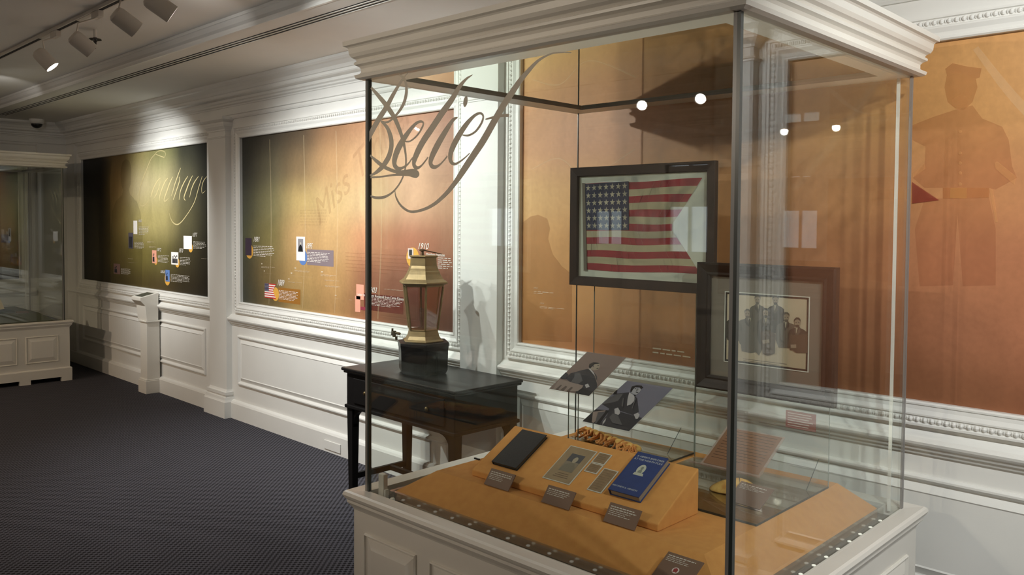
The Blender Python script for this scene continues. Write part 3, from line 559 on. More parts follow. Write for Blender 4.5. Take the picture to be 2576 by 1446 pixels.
# end wall: corner pilasters, chair rail, base and raised panels
w = MB(); w.box(XL, -10.40, YF-.03, YF, 0, 2.52); w.box(XL, XL+.05, 3.02, YF-.03, 0, 2.52); w.box(XL, XL+.09, 2.985, YF-.07, 0, .14); w.build('trim_30', white, kind='structure')
for nm, pr in (('trim_31', RAIL), ('baseboard_left', BASE)):
    MB().prism([(XL+e, z) for e, z in pr], 1, YB, 3.0).build(nm, white, kind='structure')
w = MB()
for a, b in ((1.55, 2.92), (-.1, 1.3), (-1.75, -.35)):
    r = []
    for prof in ([(.0, 0), (.0, .012), (-.012, .012), (-.014, 0)], [(-.03, 0), (-.05, .012), (-.06, .012), (-.06, 0)]):
        rr = []
        for cy, cz, sy, sz in ((a, .295, -1, -1), (b, .295, 1, -1), (b, .70, 1, 1), (a, .70, -1, 1)):
            rr.append([(XL+h, cy+sy*e, cz+sz*e) for e, h in prof])
        w.loft(rr, closed=True)
w.build('trim_32', white, kind='structure')

# window wall behind the camera (seen only as reflections in the case glass)
WIN = [(-7.25, -6.75), (-4.68, -4.20), (-1.0, -.5), (1.2, 1.7)]; WZ = 1.38
w = MB(); x = XL
for a, b in WIN:
    w.box(x, a, YB-.15, YB, 0, ZU+.1); w.box(a, b, YB-.15, YB, 0, WZ); w.box(a, b, YB-.15, YB, 2.25, ZU+.1); x = b
w.box(x, XR, YB-.15, YB, 0, ZU+.1); w.build('wall_front', white, kind='structure')
blind_m = mat('blind_fabric', (.55, .55, .56), .8)
for n, (a, b) in enumerate(WIN):
    w = MB(); w.frame_ring(a, b, WZ, 2.25, YB, [(0, -.10), (0, .02), (.09, .02), (.09, 0), (0, 0)], sgn=-1)
    fr = w.build('window_%d' % (n+1), white, kind='structure')
    w = MB(); w.box((a+b)/2-.015, (a+b)/2+.015, YB-.09, YB-.06, WZ, 2.25); w.build('glazing_bar', white, fr)
    w = MB(); w.box(a, b, YB-.08, YB-.074, WZ, 2.25); w.build('pane', pane_m, fr)
    w = MB()
    for k in range(17): w.box(a+.01, b-.01, YB-.055, YB-.035, 1.83+k*.024, 1.83+k*.024+.023)
    w.build('blind', blind_m, fr)
MB().prism([(YB-.001+e, z) for e, z in RAIL], 0, XL, XR).build('trim_33', white, kind='structure')
MB().prism([(YB-.001+e, z) for e, z in BASE], 0, XL, XR).build('baseboard_front', white, kind='structure')
for n, x in enumerate((-8.2, -5.5, -1.5, .15)): pilaster(40+n, x, x+.3, YB, -1)

# ------------------------------------------------------------------ murals
def mural_mat(name, rough=.45):
    m = bpy.data.materials.new(name); m.use_nodes = True; nt = m.node_tree; b = nt.nodes['Principled BSDF']
    N = nt.nodes.new; L = nt.links.new; b.inputs['Roughness'].default_value = rough; b.inputs['Specular IOR Level'].default_value = .25
    at = N('ShaderNodeAttribute'); at.attribute_name = 'print'; tc = N('ShaderNodeTexCoord')
    mp = N('ShaderNodeMapping'); mp.inputs['Scale'].default_value = (1.4, 1, .8); mp.inputs['Rotation'].default_value = (0, .35, 0); L(tc.outputs['Object'], mp.inputs[0])
    n1 = N('ShaderNodeTexNoise'); n1.inputs['Scale'].default_value = 2.2; n1.inputs['Detail'].default_value = 8; n1.inputs['Roughness'].default_value = .65; n1.inputs['Distortion'].default_value = .8
    L(mp.outputs[0], n1.inputs['Vector'])
    n2 = N('ShaderNodeTexNoise'); n2.inputs['Scale'].default_value = 45; n2.inputs['Detail'].default_value = 4; L(tc.outputs['Object'], n2.inputs['Vector'])
    r1 = N('ShaderNodeMapRange'); r1.inputs['From Min'].default_value = .3; r1.inputs['From Max'].default_value = .7; r1.inputs['To Min'].default_value = .84; r1.inputs['To Max'].default_value = 1.14; L(n1.outputs['Fac'], r1.inputs[0])
    r2 = N('ShaderNodeMapRange'); r2.inputs['From Min'].default_value = .3; r2.inputs['From Max'].default_value = .7; r2.inputs['To Min'].default_value = .95; r2.inputs['To Max'].default_value = 1.05; L(n2.outputs['Fac'], r2.inputs[0])
    mu = N('ShaderNodeMath'); mu.operation = 'MULTIPLY'; L(r1.outputs[0], mu.inputs[0]); L(r2.outputs[0], mu.inputs[1])
    vm = N('ShaderNodeVectorMath'); vm.operation = 'SCALE'; L(at.outputs['Color'], vm.inputs[0]); L(mu.outputs[0], vm.inputs['Scale']); L(vm.outputs[0], b.inputs['Base Color'])
    return m
mural = mural_mat('mural_print')

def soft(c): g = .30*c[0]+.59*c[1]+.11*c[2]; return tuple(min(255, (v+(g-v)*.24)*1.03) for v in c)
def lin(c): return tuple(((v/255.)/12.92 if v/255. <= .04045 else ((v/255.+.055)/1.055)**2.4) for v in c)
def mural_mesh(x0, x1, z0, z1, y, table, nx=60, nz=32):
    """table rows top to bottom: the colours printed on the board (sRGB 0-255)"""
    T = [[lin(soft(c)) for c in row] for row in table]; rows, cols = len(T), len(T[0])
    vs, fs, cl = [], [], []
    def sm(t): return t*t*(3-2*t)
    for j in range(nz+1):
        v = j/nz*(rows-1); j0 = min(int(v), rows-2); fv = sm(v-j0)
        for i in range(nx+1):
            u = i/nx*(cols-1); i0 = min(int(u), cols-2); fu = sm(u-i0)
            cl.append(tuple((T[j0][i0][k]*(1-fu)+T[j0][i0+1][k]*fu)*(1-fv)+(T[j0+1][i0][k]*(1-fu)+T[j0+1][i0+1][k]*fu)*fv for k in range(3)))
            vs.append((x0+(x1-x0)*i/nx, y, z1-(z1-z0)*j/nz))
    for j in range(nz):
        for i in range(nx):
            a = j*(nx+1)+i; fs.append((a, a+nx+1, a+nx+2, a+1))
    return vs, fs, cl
EGG = 0.0255
MFR = [(0, 0), (0, .010), (.006, .016), (.012, .016), (.016, .012), (.03, .014), (.046, .022), (.052, .022), (.055, .017), (.080, .017), (.083, .024), (.091, .024), (.093, 0)]
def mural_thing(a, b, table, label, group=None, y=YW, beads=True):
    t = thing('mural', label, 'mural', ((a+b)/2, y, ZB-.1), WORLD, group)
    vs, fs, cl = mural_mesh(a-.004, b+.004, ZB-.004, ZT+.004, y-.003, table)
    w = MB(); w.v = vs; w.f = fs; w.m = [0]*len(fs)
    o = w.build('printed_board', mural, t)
    at = o.data.color_attributes.new('print', 'FLOAT_COLOR', 'POINT')
    at.data.foreach_set('color', [v for c in cl for v in (*c, 1.)])
    w = MB(); w.frame_ring(a, b, ZB, ZT, YF+.001, [(e, h) for e, h in MFR])
    if beads:
        def egg(x, z, vert):
            w.ell((x, YF-.018, z), .0085 if not vert else .010, .008, .010 if not vert else .0085, 8, 4)
        def dart(x, z, vert): w.ell((x, YF-.016, z), .0028 if not vert else .009, .007, .009 if not vert else .0028, 6, 3)
        n = int((b-a+.12)/EGG)
        for k in range(n+1):
            x = a-.06+k*EGG; dart(x+EGG/2, ZB-.0675, False); dart(x+EGG/2, ZT+.0675, False)
            egg(x, ZB-.0675, False); egg(x, ZT+.0675, False)
        n = int((ZT-ZB+.12)/EGG)
        for k in range(n+1):
            z = ZB-.06+k*EGG; dart(a-.0675, z+EGG/2, True); dart(b+.0675, z+EGG/2, True)
            egg(a-.0675, z, True); egg(b+.0675, z, True)
    w.build('frame_moulding', white, t)
    return t
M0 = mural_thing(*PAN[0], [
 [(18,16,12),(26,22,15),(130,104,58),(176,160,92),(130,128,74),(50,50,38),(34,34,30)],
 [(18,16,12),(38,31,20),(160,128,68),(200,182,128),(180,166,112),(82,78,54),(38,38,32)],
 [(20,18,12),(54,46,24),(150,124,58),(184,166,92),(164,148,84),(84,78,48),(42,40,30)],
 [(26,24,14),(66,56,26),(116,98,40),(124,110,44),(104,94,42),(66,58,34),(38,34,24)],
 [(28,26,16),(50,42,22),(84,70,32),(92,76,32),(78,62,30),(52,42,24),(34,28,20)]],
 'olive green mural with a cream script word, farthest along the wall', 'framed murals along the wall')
M1 = mural_thing(*PAN[1], [
 [(56,56,52),(74,66,54),(96,78,58),(150,104,66),(190,130,84),(186,122,88),(150,98,74)],
 [(62,62,56),(96,88,64),(130,102,66),(180,132,80),(202,152,100),(202,150,112),(164,114,86)],
 [(78,80,64),(120,112,70),(178,146,82),(196,160,100),(200,162,110),(200,150,112),(180,128,92)],
 [(80,82,58),(128,114,60),(188,142,82),(200,152,90),(190,122,80),(176,104,74),(156,98,68)],
 [(74,72,52),(124,100,54),(178,136,72),(190,140,76),(150,88,60),(138,80,58),(104,60,42)],
 [(64,66,54),(106,88,50),(160,126,66),(172,124,66),(146,86,54),(110,66,44),(78,46,34)]],
 'orange and grey timeline mural behind the brass lantern', 'framed murals along the wall')
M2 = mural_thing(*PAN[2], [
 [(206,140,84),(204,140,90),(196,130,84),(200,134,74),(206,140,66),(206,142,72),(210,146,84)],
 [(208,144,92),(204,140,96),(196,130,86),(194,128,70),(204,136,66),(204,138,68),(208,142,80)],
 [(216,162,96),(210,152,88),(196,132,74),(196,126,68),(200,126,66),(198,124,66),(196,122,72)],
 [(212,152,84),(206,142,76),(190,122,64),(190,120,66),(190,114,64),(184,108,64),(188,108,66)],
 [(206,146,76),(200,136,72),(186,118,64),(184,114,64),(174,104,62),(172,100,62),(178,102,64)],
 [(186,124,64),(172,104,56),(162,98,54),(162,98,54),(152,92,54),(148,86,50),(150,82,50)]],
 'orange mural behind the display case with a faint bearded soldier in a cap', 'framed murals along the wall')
M3 = mural_thing(*PAN[3], [[(206,140,84)]*3, [(196,126,70)]*3, [(160,92,50)]*3], 'plain orange mural beyond the right edge of the photo', 'framed murals along the wall', beads=False)
# a mural between the windows, seen mirrored in the case glass
t = thing('mural', 'orange mural on the window wall, showing only as a reflection in the case glass', 'mural', (-2.9, YB, .9), WORLD)
vs, fs, cl = mural_mesh(-4.08, -1.75, ZB, 2.2, YB+.004, [[(206,140,84)]*3, [(196,126,70)]*3, [(160,92,50)]*3], 20, 12)
w = MB(); w.v = vs; w.f = fs; w.m = [0]*len(fs); o = w.build('printed_board', mural, t)
at = o.data.color_attributes.new('print', 'FLOAT_COLOR', 'POINT'); at.data.foreach_set('color', [v for c in cl for v in (*c, 1.)])
w = MB(); w.frame_ring(-4.08, -1.75, ZB, 2.2, YB, MFR, sgn=-1); w.build('frame_moulding', white, t)
# the end wall's mural
t = thing('mural', 'dark brown and orange mural on the far end wall behind the small glass case', 'mural', (XL, 1.6, .9), WORLD)
vs, fs, cl = mural_mesh(.35, 3.0-.17, ZB, ZT, 0, [[(110,74,50),(104,66,44),(90,60,40),(30,26,20)], [(120,80,54),(112,70,46),(90,60,40),(26,22,18)], [(80,50,34),(80,50,34),(60,40,30),(22,20,16)]], 30, 20)
w = MB(); w.v = [(XL+.004, x, z) for x, _, z in vs]; w.f = fs; w.m = [0]*len(fs); o = w.build('printed_board', mural, t)
at = o.data.color_attributes.new('print', 'FLOAT_COLOR', 'POINT'); at.data.foreach_set('color', [v for c in cl for v in (*c, 1.)])
w = MB(); rings = []
for cy, cz, sy, sz in ((.35, ZB, -1, -1), (2.83, ZB, 1, -1), (2.83, ZT, 1, 1), (.35, ZT, -1, 1)): rings.append([(XL+h, cy+sy*e, cz+sz*e) for e, h in MFR])
w.loft(rings, closed=True); w.build('frame_moulding', white, t)

# ---- printed matter on the murals
def tint(name, col, alpha):
    m = bpy.data.materials.new(name); m.use_nodes = True; nt = m.node_tree; b = nt.nodes['Principled BSDF']
    b.inputs['Base Color'].default_value = (*lin(col), 1); b.inputs['Roughness'].default_value = .5; b.inputs['Alpha'].default_value = alpha
    return m
YP = YW-.0034
def flat_poly(w, pts, y=YP, d=.0005, mi=0): w.prism(pts, 1, y, y-d, mi)
PC = {k: mat('print_'+k, lin(c), .5) for k, c in dict(white=(245,240,235), photo=(90,84,96), pink=(226,160,136), people=(150,120,130), blue=(96,130,190), pinkdark=(120,92,86),
      gold=(226,170,74), purple=(62,48,66), violet=(150,136,146), amber=(178,124,56), maroon=(126,62,48), mag=(140,50,66), red=(200,60,56), navy=(50,46,80), whitephoto=(225,205,200),
      cream=(214,196,140), skin=(150,132,120), black=(22,22,26), dark=(48,47,52), mid=(84,82,84), pale=(190,184,172), brown=(110,84,66), grey=(140,136,140)).items()}
script_m = tint('script_ink', (232, 214, 160), .62)
ink_soft = tint('soft_white_ink', (240, 225, 200), .55)
def ribbon(w, pts, y, d, samp=6, clipx=None, mi=0, kx=1.):
    """a pen stroke through (x, z, width), smoothed"""
    P = []
    n = len(pts)
    for i in range(n-1):
        p0, p1, p2, p3 = pts[max(i-1,0)], pts[i], pts[i+1], pts[min(i+2,n-1)]
        for k in range(samp):
            t = k/samp; P.append(tuple(.5*((2*b)+(-a+c)*t+(2*a-5*b+4*c-e)*t*t+(-a+3*b-3*c+e)*t**3) for a, b, c, e in zip(p0, p1, p2, p3)))
    P.append(pts[-1])
    for i in range(len(P)-1):
        a, b = P[i], P[i+1]
        if clipx is not None and (a[0] < clipx or b[0] < clipx): continue
        if i == 0 or (clipx is not None and P[i-1][0] < clipx): 
            pass
        def nrm(j):
            q0, q1 = P[max(j-1,0)], P[min(j+1,len(P)-1)]
            dx, dz = q1[0]-q0[0], q1[1]-q0[1]; l = math.hypot(dx, dz) or 1
            return -dz/l, dx/l
        n0, n1 = nrm(i), nrm(i+1); wa, wb = max(a[2], .0008)/2*kx, max(b[2], .0008)/2*kx
        q = [(a[0]+n0[0]*wa, a[1]+n0[1]*wa), (b[0]+n1[0]*wb, b[1]+n1[1]*wb), (b[0]-n1[0]*wb, b[1]-n1[1]*wb), (a[0]-n0[0]*wa, a[1]-n0[1]*wa)]
        w.add([(q[0][0], y, q[0][1]), (q[1][0], y, q[1][1]), (q[2][0], y, q[2][1]), (q[3][0], y, q[3][1])], [(0, 1, 2, 3)], mi)
w = MB()
for s_ in D['COURAGE']: ribbon(w, s_, YP-.001, 0, kx=.8)
w.build('script_word', script_m, M0)

def text_lines(w, box, n=6, rag=.85, y=YP-.0012, hf=.30, mi=0):
    """small illegible caption: rows of word-length dashes"""
    x0, z1, x1, z0 = box; dz = (z1-z0)/n
    for r in range(n):
        z = z1-(r+.5)*dz; x = x0; end = x0+(x1-x0)*(rag+random.random()*(1-rag)) if r < n-1 else x0+(x1-x0)*(.45+.4*random.random())
        while x < end-.01:
            l = min(random.uniform(.018, .055)*max(1, (x1-x0)/.4), end-x); w.box(x, x+l, y-.0003, y, z-dz*hf/2, z+dz*hf/2, mi); x += l+.009

def text_obj(s, size, loc, m, parent=None, rot=(R(90), 0, 0), shear=0., align='LEFT', ext=.0004, name='lettering', kx=1.):
    c = bpy.data.curves.new(name, 'FONT'); c.body = s; c.size = size; c.shear = shear; c.align_x = align; c.extrude = ext; c.resolution_u = 3
    t = bpy.data.objects.new('tmp', c); COL.objects.link(t)
    me = bpy.data.meshes.new_from_object(t); bpy.data.objects.remove(t); bpy.data.curves.remove(c)
    me.name = name; me.materials.clear(); me.materials.append(m)
    o = bpy.data.objects.new(name, me); COL.objects.link(o)
    o.rotation_euler = rot; o.scale = (kx, 1, 1)
    if parent is not None:
        o.parent = parent; o.location = Vector(loc)-ORG[parent.name][0]
    else: o.location = loc
    return o
def year(box, s, par, m=None, z=0):
    x0, z1, x1, z0 = box
    text_obj(s, (z1-z0)*1.15, (x0, YP-.0015, z0+(z1-z0)*.12), m or text_white, par, shear=.35, name='year_lettering', kx=(x1-x0)/((z1-z0)*1.15*2.25))
def circ(box, col, par, name='printed_disc', dz=0):
    x0, z1, x1, z0 = box; w = MB(); cx, cz = (x0+x1)/2, (z0+z1)/2; a = max(x1-x0, z1-z0)/2
    w.prism([(cx+a*math.cos(2*math.pi*k/40), cz+a*math.sin(2*math.pi*k/40)) for k in range(40)], 1, YP, YP-.0005); return w.build(name, PC[col], par)
def rect(box, m, par, name='printed_card', d=.001, y=YP):
    x0, z1, x1, z0 = box; w = MB(); w.box(x0, x1, y-d, y, z0, z1); return w.build(name, m, par)
# green mural
c = D['P1C']
for b in c['circ']: circ(b, 'gold', M0)
for k_, b in c['photos']:
    o = rect(b, PC[k_ if k_ in PC else 'white'] if k_ != 'people' else PC['white'], M0, 'printed_photo', .002)
    x0, z1, x1, z0 = b; W_, H_ = x1-x0, z1-z0; w = MB()
    if k_ == 'photo': w.box(x0+.15*W_, x1-.15*W_, YP-.0026, YP-.002, z0+.06*H_, z0+.75*H_); w.build('printed_figure', PC['dark'], M0)
    if k_ in ('people', 'blue', 'pink', 'pinkdark'):
        for q in range(4 if k_ == 'people' else 2):
            cx = x0+W_*(.25+.18*q); w.ell((cx, YP-.002, z0+H_*(.6+.1*(q % 2))), W_*.08, .0006, H_*.09, 8, 4); w.prism([(cx-W_*.13, z0+H_*.12), (cx+W_*.13, z0+H_*.12), (cx+W_*.1, z0+H_*.5), (cx-W_*.1, z0+H_*.5)], 1, YP-.002, YP-.0026)
        w.build('printed_figure', PC['dark' if k_ != 'people' else 'mid'], M0)
def captions(boxes, n, m, par, name='caption', hf=.30):
    for b in boxes: w = MB(); text_lines(w, b, n, hf=hf); w.build(name, m, par)
captions(c['blocks'], 6, text_pale, M0); captions(c['small'], 2, ink_soft, M0, 'small_caption')
for b, s_ in c['years']: year(b, s_, M0, text_pale)
# ghost figure on the green mural
gm = tint('ghost_dark', (60, 52, 34), .07)
w = MB(); flat_poly(w, [(-9.42, .99), (-9.44, 1.5), (-9.38, 1.75), (-9.27, 1.86), (-9.10, 1.92), (-9.07, 1.97), (-9.115, 2.03), (-9.13, 2.12), (-9.12, 2.21), (-9.06, 2.275), (-8.98, 2.29), (-8.90, 2.27), (-8.85, 2.21), (-8.85, 2.12), (-8.87, 2.03), (-8.91, 1.97), (-8.88, 1.92), (-8.72, 1.86), (-8.62, 1.74), (-8.57, 1.5), (-8.60, .99)]); w.build('printed_figure', gm, M0)
# timeline mural
c = D['P2C']
for k_, b in c['circ']: circ(b, k_, M1)
bm = {'violet': tint('violet_box', (150, 134, 140), .7), 'amber': tint('amber_box', (176, 120, 50), .7), 'maroon': tint('maroon_box', (118, 54, 44), .6)}
for k_, b in c['boxes']: rect(b, bm[k_], M1, 'caption_box', .0003)
for k_, b in c['card']:
    if k_ != 'flag': rect(b, PC[k_], M1, 'printed_photo', .002)
x0, z1, x1, z0 = c['card'][1][1]; W_, H_ = x1-x0, z1-z0
w = MB(); w.box(x0+.2*W_, x1-.2*W_, YP-.0026, YP-.002, z0+.37*H_, z1-.09*H_); w.build('portrait_ground', PC['grey'], M1)
w = MB(); cx = (x0+x1)/2; w.ell((cx, YP-.003, z0+.72*H_), W_*.09, .0006, H_*.05, 10, 6); w.build('portrait_face', PC['pale'], M1)
w = MB(); w.prism([(cx-W_*.27, z0+.375*H_), (cx+W_*.27, z0+.375*H_), (cx+W_*.2, z0+.55*H_), (cx+W_*.06, z0+.66*H_), (cx-W_*.06, z0+.66*H_), (cx-W_*.2, z0+.55*H_)], 1, YP-.0026, YP-.0032); w.build('portrait_coat', PC['black'], M1)
def small_flag(w0, box, par):
    x0, z1, x1, z0 = box; W_, H_ = x1-x0, z1-z0
    for k in range(13):
        za, zb = z1-H_*k/13, z1-H_*(k+1)/13
        def xe(z): f = abs((z-z0)/H_-.5)*2; return x1-W_*.28*(1-f)
        w0.prism([(x0, zb), (xe(zb), zb), (xe(za), za), (x0, za)], 1, YP-.0006, YP-.0026, mi=k % 2)
    w0.box(x0, x0+W_*.38, YP-.0030, YP-.0026, z1-H_*.54, z1, 2)
    for r in range(6):
        for q in range(7): w0.ell((x0+W_*.38*(q+.5)/7, YP-.003, z1-H_*.54*(r+.5)/6), .0018, .0004, .0022, 5, 2, 1)
w = MB(); small_flag(w, c['card'][2][1], M1); w.build('printed_flag', [PC['red'], PC['white'], PC['navy']], M1)
captions(c['blocks'], 7, text_white, M1); captions(c['small'], 2, ink_soft, M1, 'small_caption'); captions(c['yrs'], 1, ink_soft, M1, 'small_year', .8)
for b, s_ in c['years']: year(b, s_, M1)
c = D['P2D']
for k_, b in c['circ']: circ(b, k_, M1)
for k_, b in c['boxes']: rect(b, bm[k_], M1, 'caption_box', .0003)
for k_, b in c['card']: rect(b, PC[k_], M1, 'printed_photo', .002)
x0, z1, x1, z0 = c['card'][0][1]; w = MB(); w.box(x0+.2*(x1-x0), x1-.25*(x1-x0), YP-.0026, YP-.002, z0+.25*(z1-z0), z1-.12*(z1-z0)); w.build('portrait_ground', PC['dark'], M1)
for b in c['pink']: rect(b, PC['pink'], M1, 'printed_letter', .002)
for b in c['mag']: rect(b, PC['mag'], M1, 'printed_card', .0015)
captions(c['blocks'], 6, text_pale, M1); captions(c['small'], 2, ink_soft, M1, 'small_caption')
for b, s_ in c['years']: year(b, s_, M1, text_white)
for b, s_ in c['titles']:
    x0, z1, x1, z0 = b; h = .026; text_obj(s_, h, (x0 if s_[0] == 'M' else -4.86, YP-.002, z0), text_white, M1, name='title_lettering', kx=1.)
# handwriting across the timeline mural
hw = tint('faded_ink', (150, 90, 50), .06)
t_ = text_obj('Miss Tinker', .28, (-5.35, YP-.0006, 1.62), hw, M1, rot=(R(90), R(-32), 0), shear=.3, name='faded_handwriting')
captions([(-5.0,1.45,-3.9,1.30), (-5.6,1.75,-5.2,1.62)], 6, hw, M1, 'faded_caption', .22)
fold = tint('fold_line', (250, 225, 180), .16)
for x in (-6.05, -5.55, -5.12, -4.6): w = MB(); ribbon(w, [(x, 2.3, .012), (x+.02, 1.6, .016), (x-.02, 1.0, .01)], YP-.0004, 0); w.build('fold_line', fold, M1)
# orange mural behind the case
sol = {k_: tint('ink_'+k_, c_, a_) for k_, c_, a_ in (('dark', (170, 88, 40), .12), ('face', (190, 120, 60), .14), ('beard', (230, 165, 100), .2), ('coat', (176, 92, 48), .10), ('cuff', (240, 175, 110), .16), ('belt', (200, 120, 60), .2), ('buckle', (236, 170, 96), .2), ('legs', (170, 84, 46), .08), ('tri', (150, 46, 36), .4))}
lay = 0
for lay, (nm, pts) in enumerate(sorted(D['SOLDIER'], key=lambda q: ('legs', 'coat', 'face', 'beard', 'dark', 'belt', 'buckle', 'cuff', 'tri').index(q[0]))):
    w = MB(); w.prism([(x, z) for x, z in pts], 1, YP-.0002*(lay+1), YP-.0002*(lay+1)-.0001)
    w.build('printed_button' if nm == 'cuff' and len(pts) == 8 else {'legs': 'printed_trousers', 'coat': 'printed_coat', 'face': 'printed_face', 'beard': 'printed_beard', 'dark': 'printed_cap', 'belt': 'printed_belt', 'buckle': 'printed_buckle', 'cuff': 'printed_glove', 'tri': 'printed_triangle'}[nm], sol[nm], M2)
w = MB(); flat_poly(w, [(x, z) for x, z in D['GHOST'][0][1]]); w.build('printed_figure', tint('ghost_tan', (170, 108, 56), .14), M2)
c = D['P3C']; captions(c['small'], 2, ink_soft, M2, 'small_caption')
for b, s_ in zip(c['yrs'], ('1912', '1912')): year(b, s_, M2, ink_soft)
w = MB(); text_lines(w, (-2.38, 1.02, -2.14, 1.06), 2); w.build('caption', ink_soft, M2)
w = MB(); ribbon(w, [(-.98, 2.3, .02), (-.86, 2.12, .03), (-.70, 1.92, .03), (-.6, 1.8, .02)], YP-.0004, 0); w.build('fold_line', fold, M2); w = MB(); ribbon(w, [(-3.2, 1.95, .006), (-3.0, 2.0, .008), (-2.8, 1.9, .006), (-2.5, 2.02, .008)], YP-.0004, 0); w.build('fold_line', fold, M2)
# ------------------------------------------------------------------ display cases
CROWN = [(-.09,2.186),(.020,2.186),(.033,2.192),(.036,2.203),(.022,2.209),(.018,2.214),(.018,2.228),(.024,2.236),(.036,2.242),(.037,2.250),(.029,2.256),(.033,2.263),(.044,2.270),(.050,2.282),(.052,2.302),(.056,2.307),(.066,2.311),(.067,2.328),(-.09,2.328)]
LEDGE = [(-.004,.555),(.036,.552),(.040,.560),(.049,.572),(.055,.580),(.055,.590),(.062,.598),(.068,.610),(.064,.622),(.056,.627),(.006,.622),(-.004,.622)]
def case_panel(w, x0, x1, z0, z1, face, c):
    """raised panel on a cabinet face; face: 0 = front (-y), 1 = right (+x)"""
    for prof in ([(0, 0), (0, .006), (-.004, .010), (-.008, .002), (-.012, 0)], [(-.016, 0), (-.018, .002), (-.05, .012), (-.055, .012), (-.055, 0)]):
        rr = []
        for a, z, sa, sz in ((x0,z0,-1,-1),(x1,z0,1,-1),(x1,z1,1,1),(x0,z1,-1,1)):
            rr.append([((a+sa*e, c-h, z+sz*e) if face == 0 else (c+h, a+sa*e, z+sz*e)) for e, h in prof])
        w.loft(rr, closed=True)
    if face == 0: w.box(x0+.055, x1-.055, c-.012, c, z0+.055, z1-.055)
    else: w.box(c, c+.012, x0+.055, x1-.055, z0+.055, z1-.055)
mirror_m = mat('greenish_mirror', (.78, .84, .74), .02, metal=1)
def display_case(frame, label, Wd, Dp, deckmat, group, full=True):
    t = thing('display_case', label, 'display case', (0, 0, 0), frame, group)
    e = .036
    w = MB(); w.box(-e, Wd+e, -e, Dp+e, .13, .552)
    for k in range(4):
        x = .036+k*.377; case_panel(w, x, x+.30, .21, .478, 0, -e)
    for k in range(3):
        y = .05+k*.40; case_panel(w, y, y+.345, .21, .478, 1, Wd+e)
    w.build('base_cabinet', case_white, t)
    w = MB(); P_ = .052
    # plinth with cut-outs between feet
    w.rect_ring(-.0, Wd, 0, Dp, [(.0, .045), (P_, .045), (P_, .13), (.048, .138), (.036, .142), (0, .142)])
    for k in range(5):
        x = -.05+k*(Wd+.1-.10)/4; w.box(x, x+.10, -P_, -.01, 0, .046)
        y = -.05+k*(Dp+.1-.10)/4; w.box(Wd+.01, Wd+P_, y, y+.10, 0, .046)
    for x in (-P_, Wd+P_-.1): w.box(x, x+.1, Dp, Dp+P_, 0, .046)
    w.build('plinth', case_white, t)
    MB().rect_ring(0, Wd, 0, Dp, LEDGE).build('ledge_moulding', case_white, t)
    w = MB().rect_ring(0, Wd, 0, Dp, CROWN); w.build('crown_moulding', case_white, t)
    T = .008
    w = MB(); w.box(.010, Wd-.010, -.001, T-.001, .600, 2.196); w.build('front_glass', pane_m, t)
    w = MB(); w.box(Wd-T+.001, Wd+.001, .010, Dp-.010, .600, 2.196); w.build('right_glass', pane_m, t)
    w = MB(); w.box(.010, Wd-.010, Dp-T, Dp, .600, 2.196); w.build('back_glass', pane_m, t)
    w = MB(); w.box(0, T, .010, Dp-.010, .600, 2.196); w.build('left_glass', pane_m, t)
    w = MB(); w.box(.086, Wd-.086, .086, Dp-.086, 2.196, 2.204); w.build('mirror_lid', mirror_m, t)
    def post(n, x, y, dx, dy, m): w = MB(); w.box(x, x+dx, y, y+dy, .602, 2.192); w.build(n, m, t)
    post('corner_joint', -.010, -.003, .013, .012, joint_grey); post('corner_joint', .003, -.003, .010, .012, joint_dark)
    post('corner_joint', Wd-.016, -.003, .010, .012, joint_grey); post('corner_joint', Wd-.006, -.003, .010, .014, joint_dark)
    post('corner_joint', Wd-.006, Dp-.016, .007, .018, joint_grey); post('corner_joint', -.001, Dp-.006, .004, .006, joint_dark)
    post('edge_strip', Wd-.052, Dp-.012, .012, .004, joint_pale)
    # deck: sloping skirt up to a flat top
    o0, o1, p0, p1 = .068, Wd-.068, .080, Dp-.062; f0, f1, g0, g1 = .186, Wd-.19, .190, Dp-.128
    w = MB()
    w.add([(o0,p0,.618),(o1,p0,.618),(o1,p1,.618),(o0,p1,.618),(f0,g0,.70),(f1,g0,.70),(f1,g1,.70),(f0,g1,.70),(o0,p0,.57),(o1,p0,.57),(o1,p1,.57),(o0,p1,.57)],
          [(0,1,5,4),(1,2,6,5),(2,3,7,6),(3,0,4,7),(4,5,6,7),(8,9,1,0),(9,10,2,1),(10,11,3,2),(11,8,0,3),(11,10,9,8)])
    w.build('fabric_deck', deckmat, t)
    w = MB(); w.box(.006, Wd-.006, .006, Dp-.006, .568, .585); w.build('trough_floor', mat('trough_dark', (.03, .036, .03), .3), t)
    w = MB(); w.rect_ring(o0-.002, o1+.002, p0-.002, p1+.002, [(0, .586), (.014, .586), (.014, .622), (0, .622)]); w.build('clear_curb', glass('curb_acrylic', (.85, .86, .82), f0=.16, rough=.12), t)
    if full:
        w = MB(); w.box(.03, Wd-.02, .030, .060, .585, .592); w.build('light_strip', mat('strip_dark', (.02, .026, .022), .25), t)
        w = MB(); w.box(Wd-.052, Wd-.028, .03, Dp-.03, .585, .592); w.build('light_strip', bpy.data.materials['strip_dark'], t)
        for k in range(15):
            w = MB(); w.lathe((.111+.0925*k, .043, .592), [(.0068, 0), (.0068, .002), (.004, .0035), (.001, .004)], 12); l = w.build('light_lens', led_m, t, smooth='auto')
        for k in range(12):
            w = MB(); w.lathe((Wd-.04, .13+.0925*k, .592), [(.0068, 0), (.0068, .002), (.004, .0035), (.001, .004)], 12); w.build('light_lens', led_m, t, smooth='auto')
    return t
WD, DP = 1.541, 1.2565
T1 = display_case(CASE, 'large white glass display case with an orange deck in the foreground', WD, DP, fabric, None)
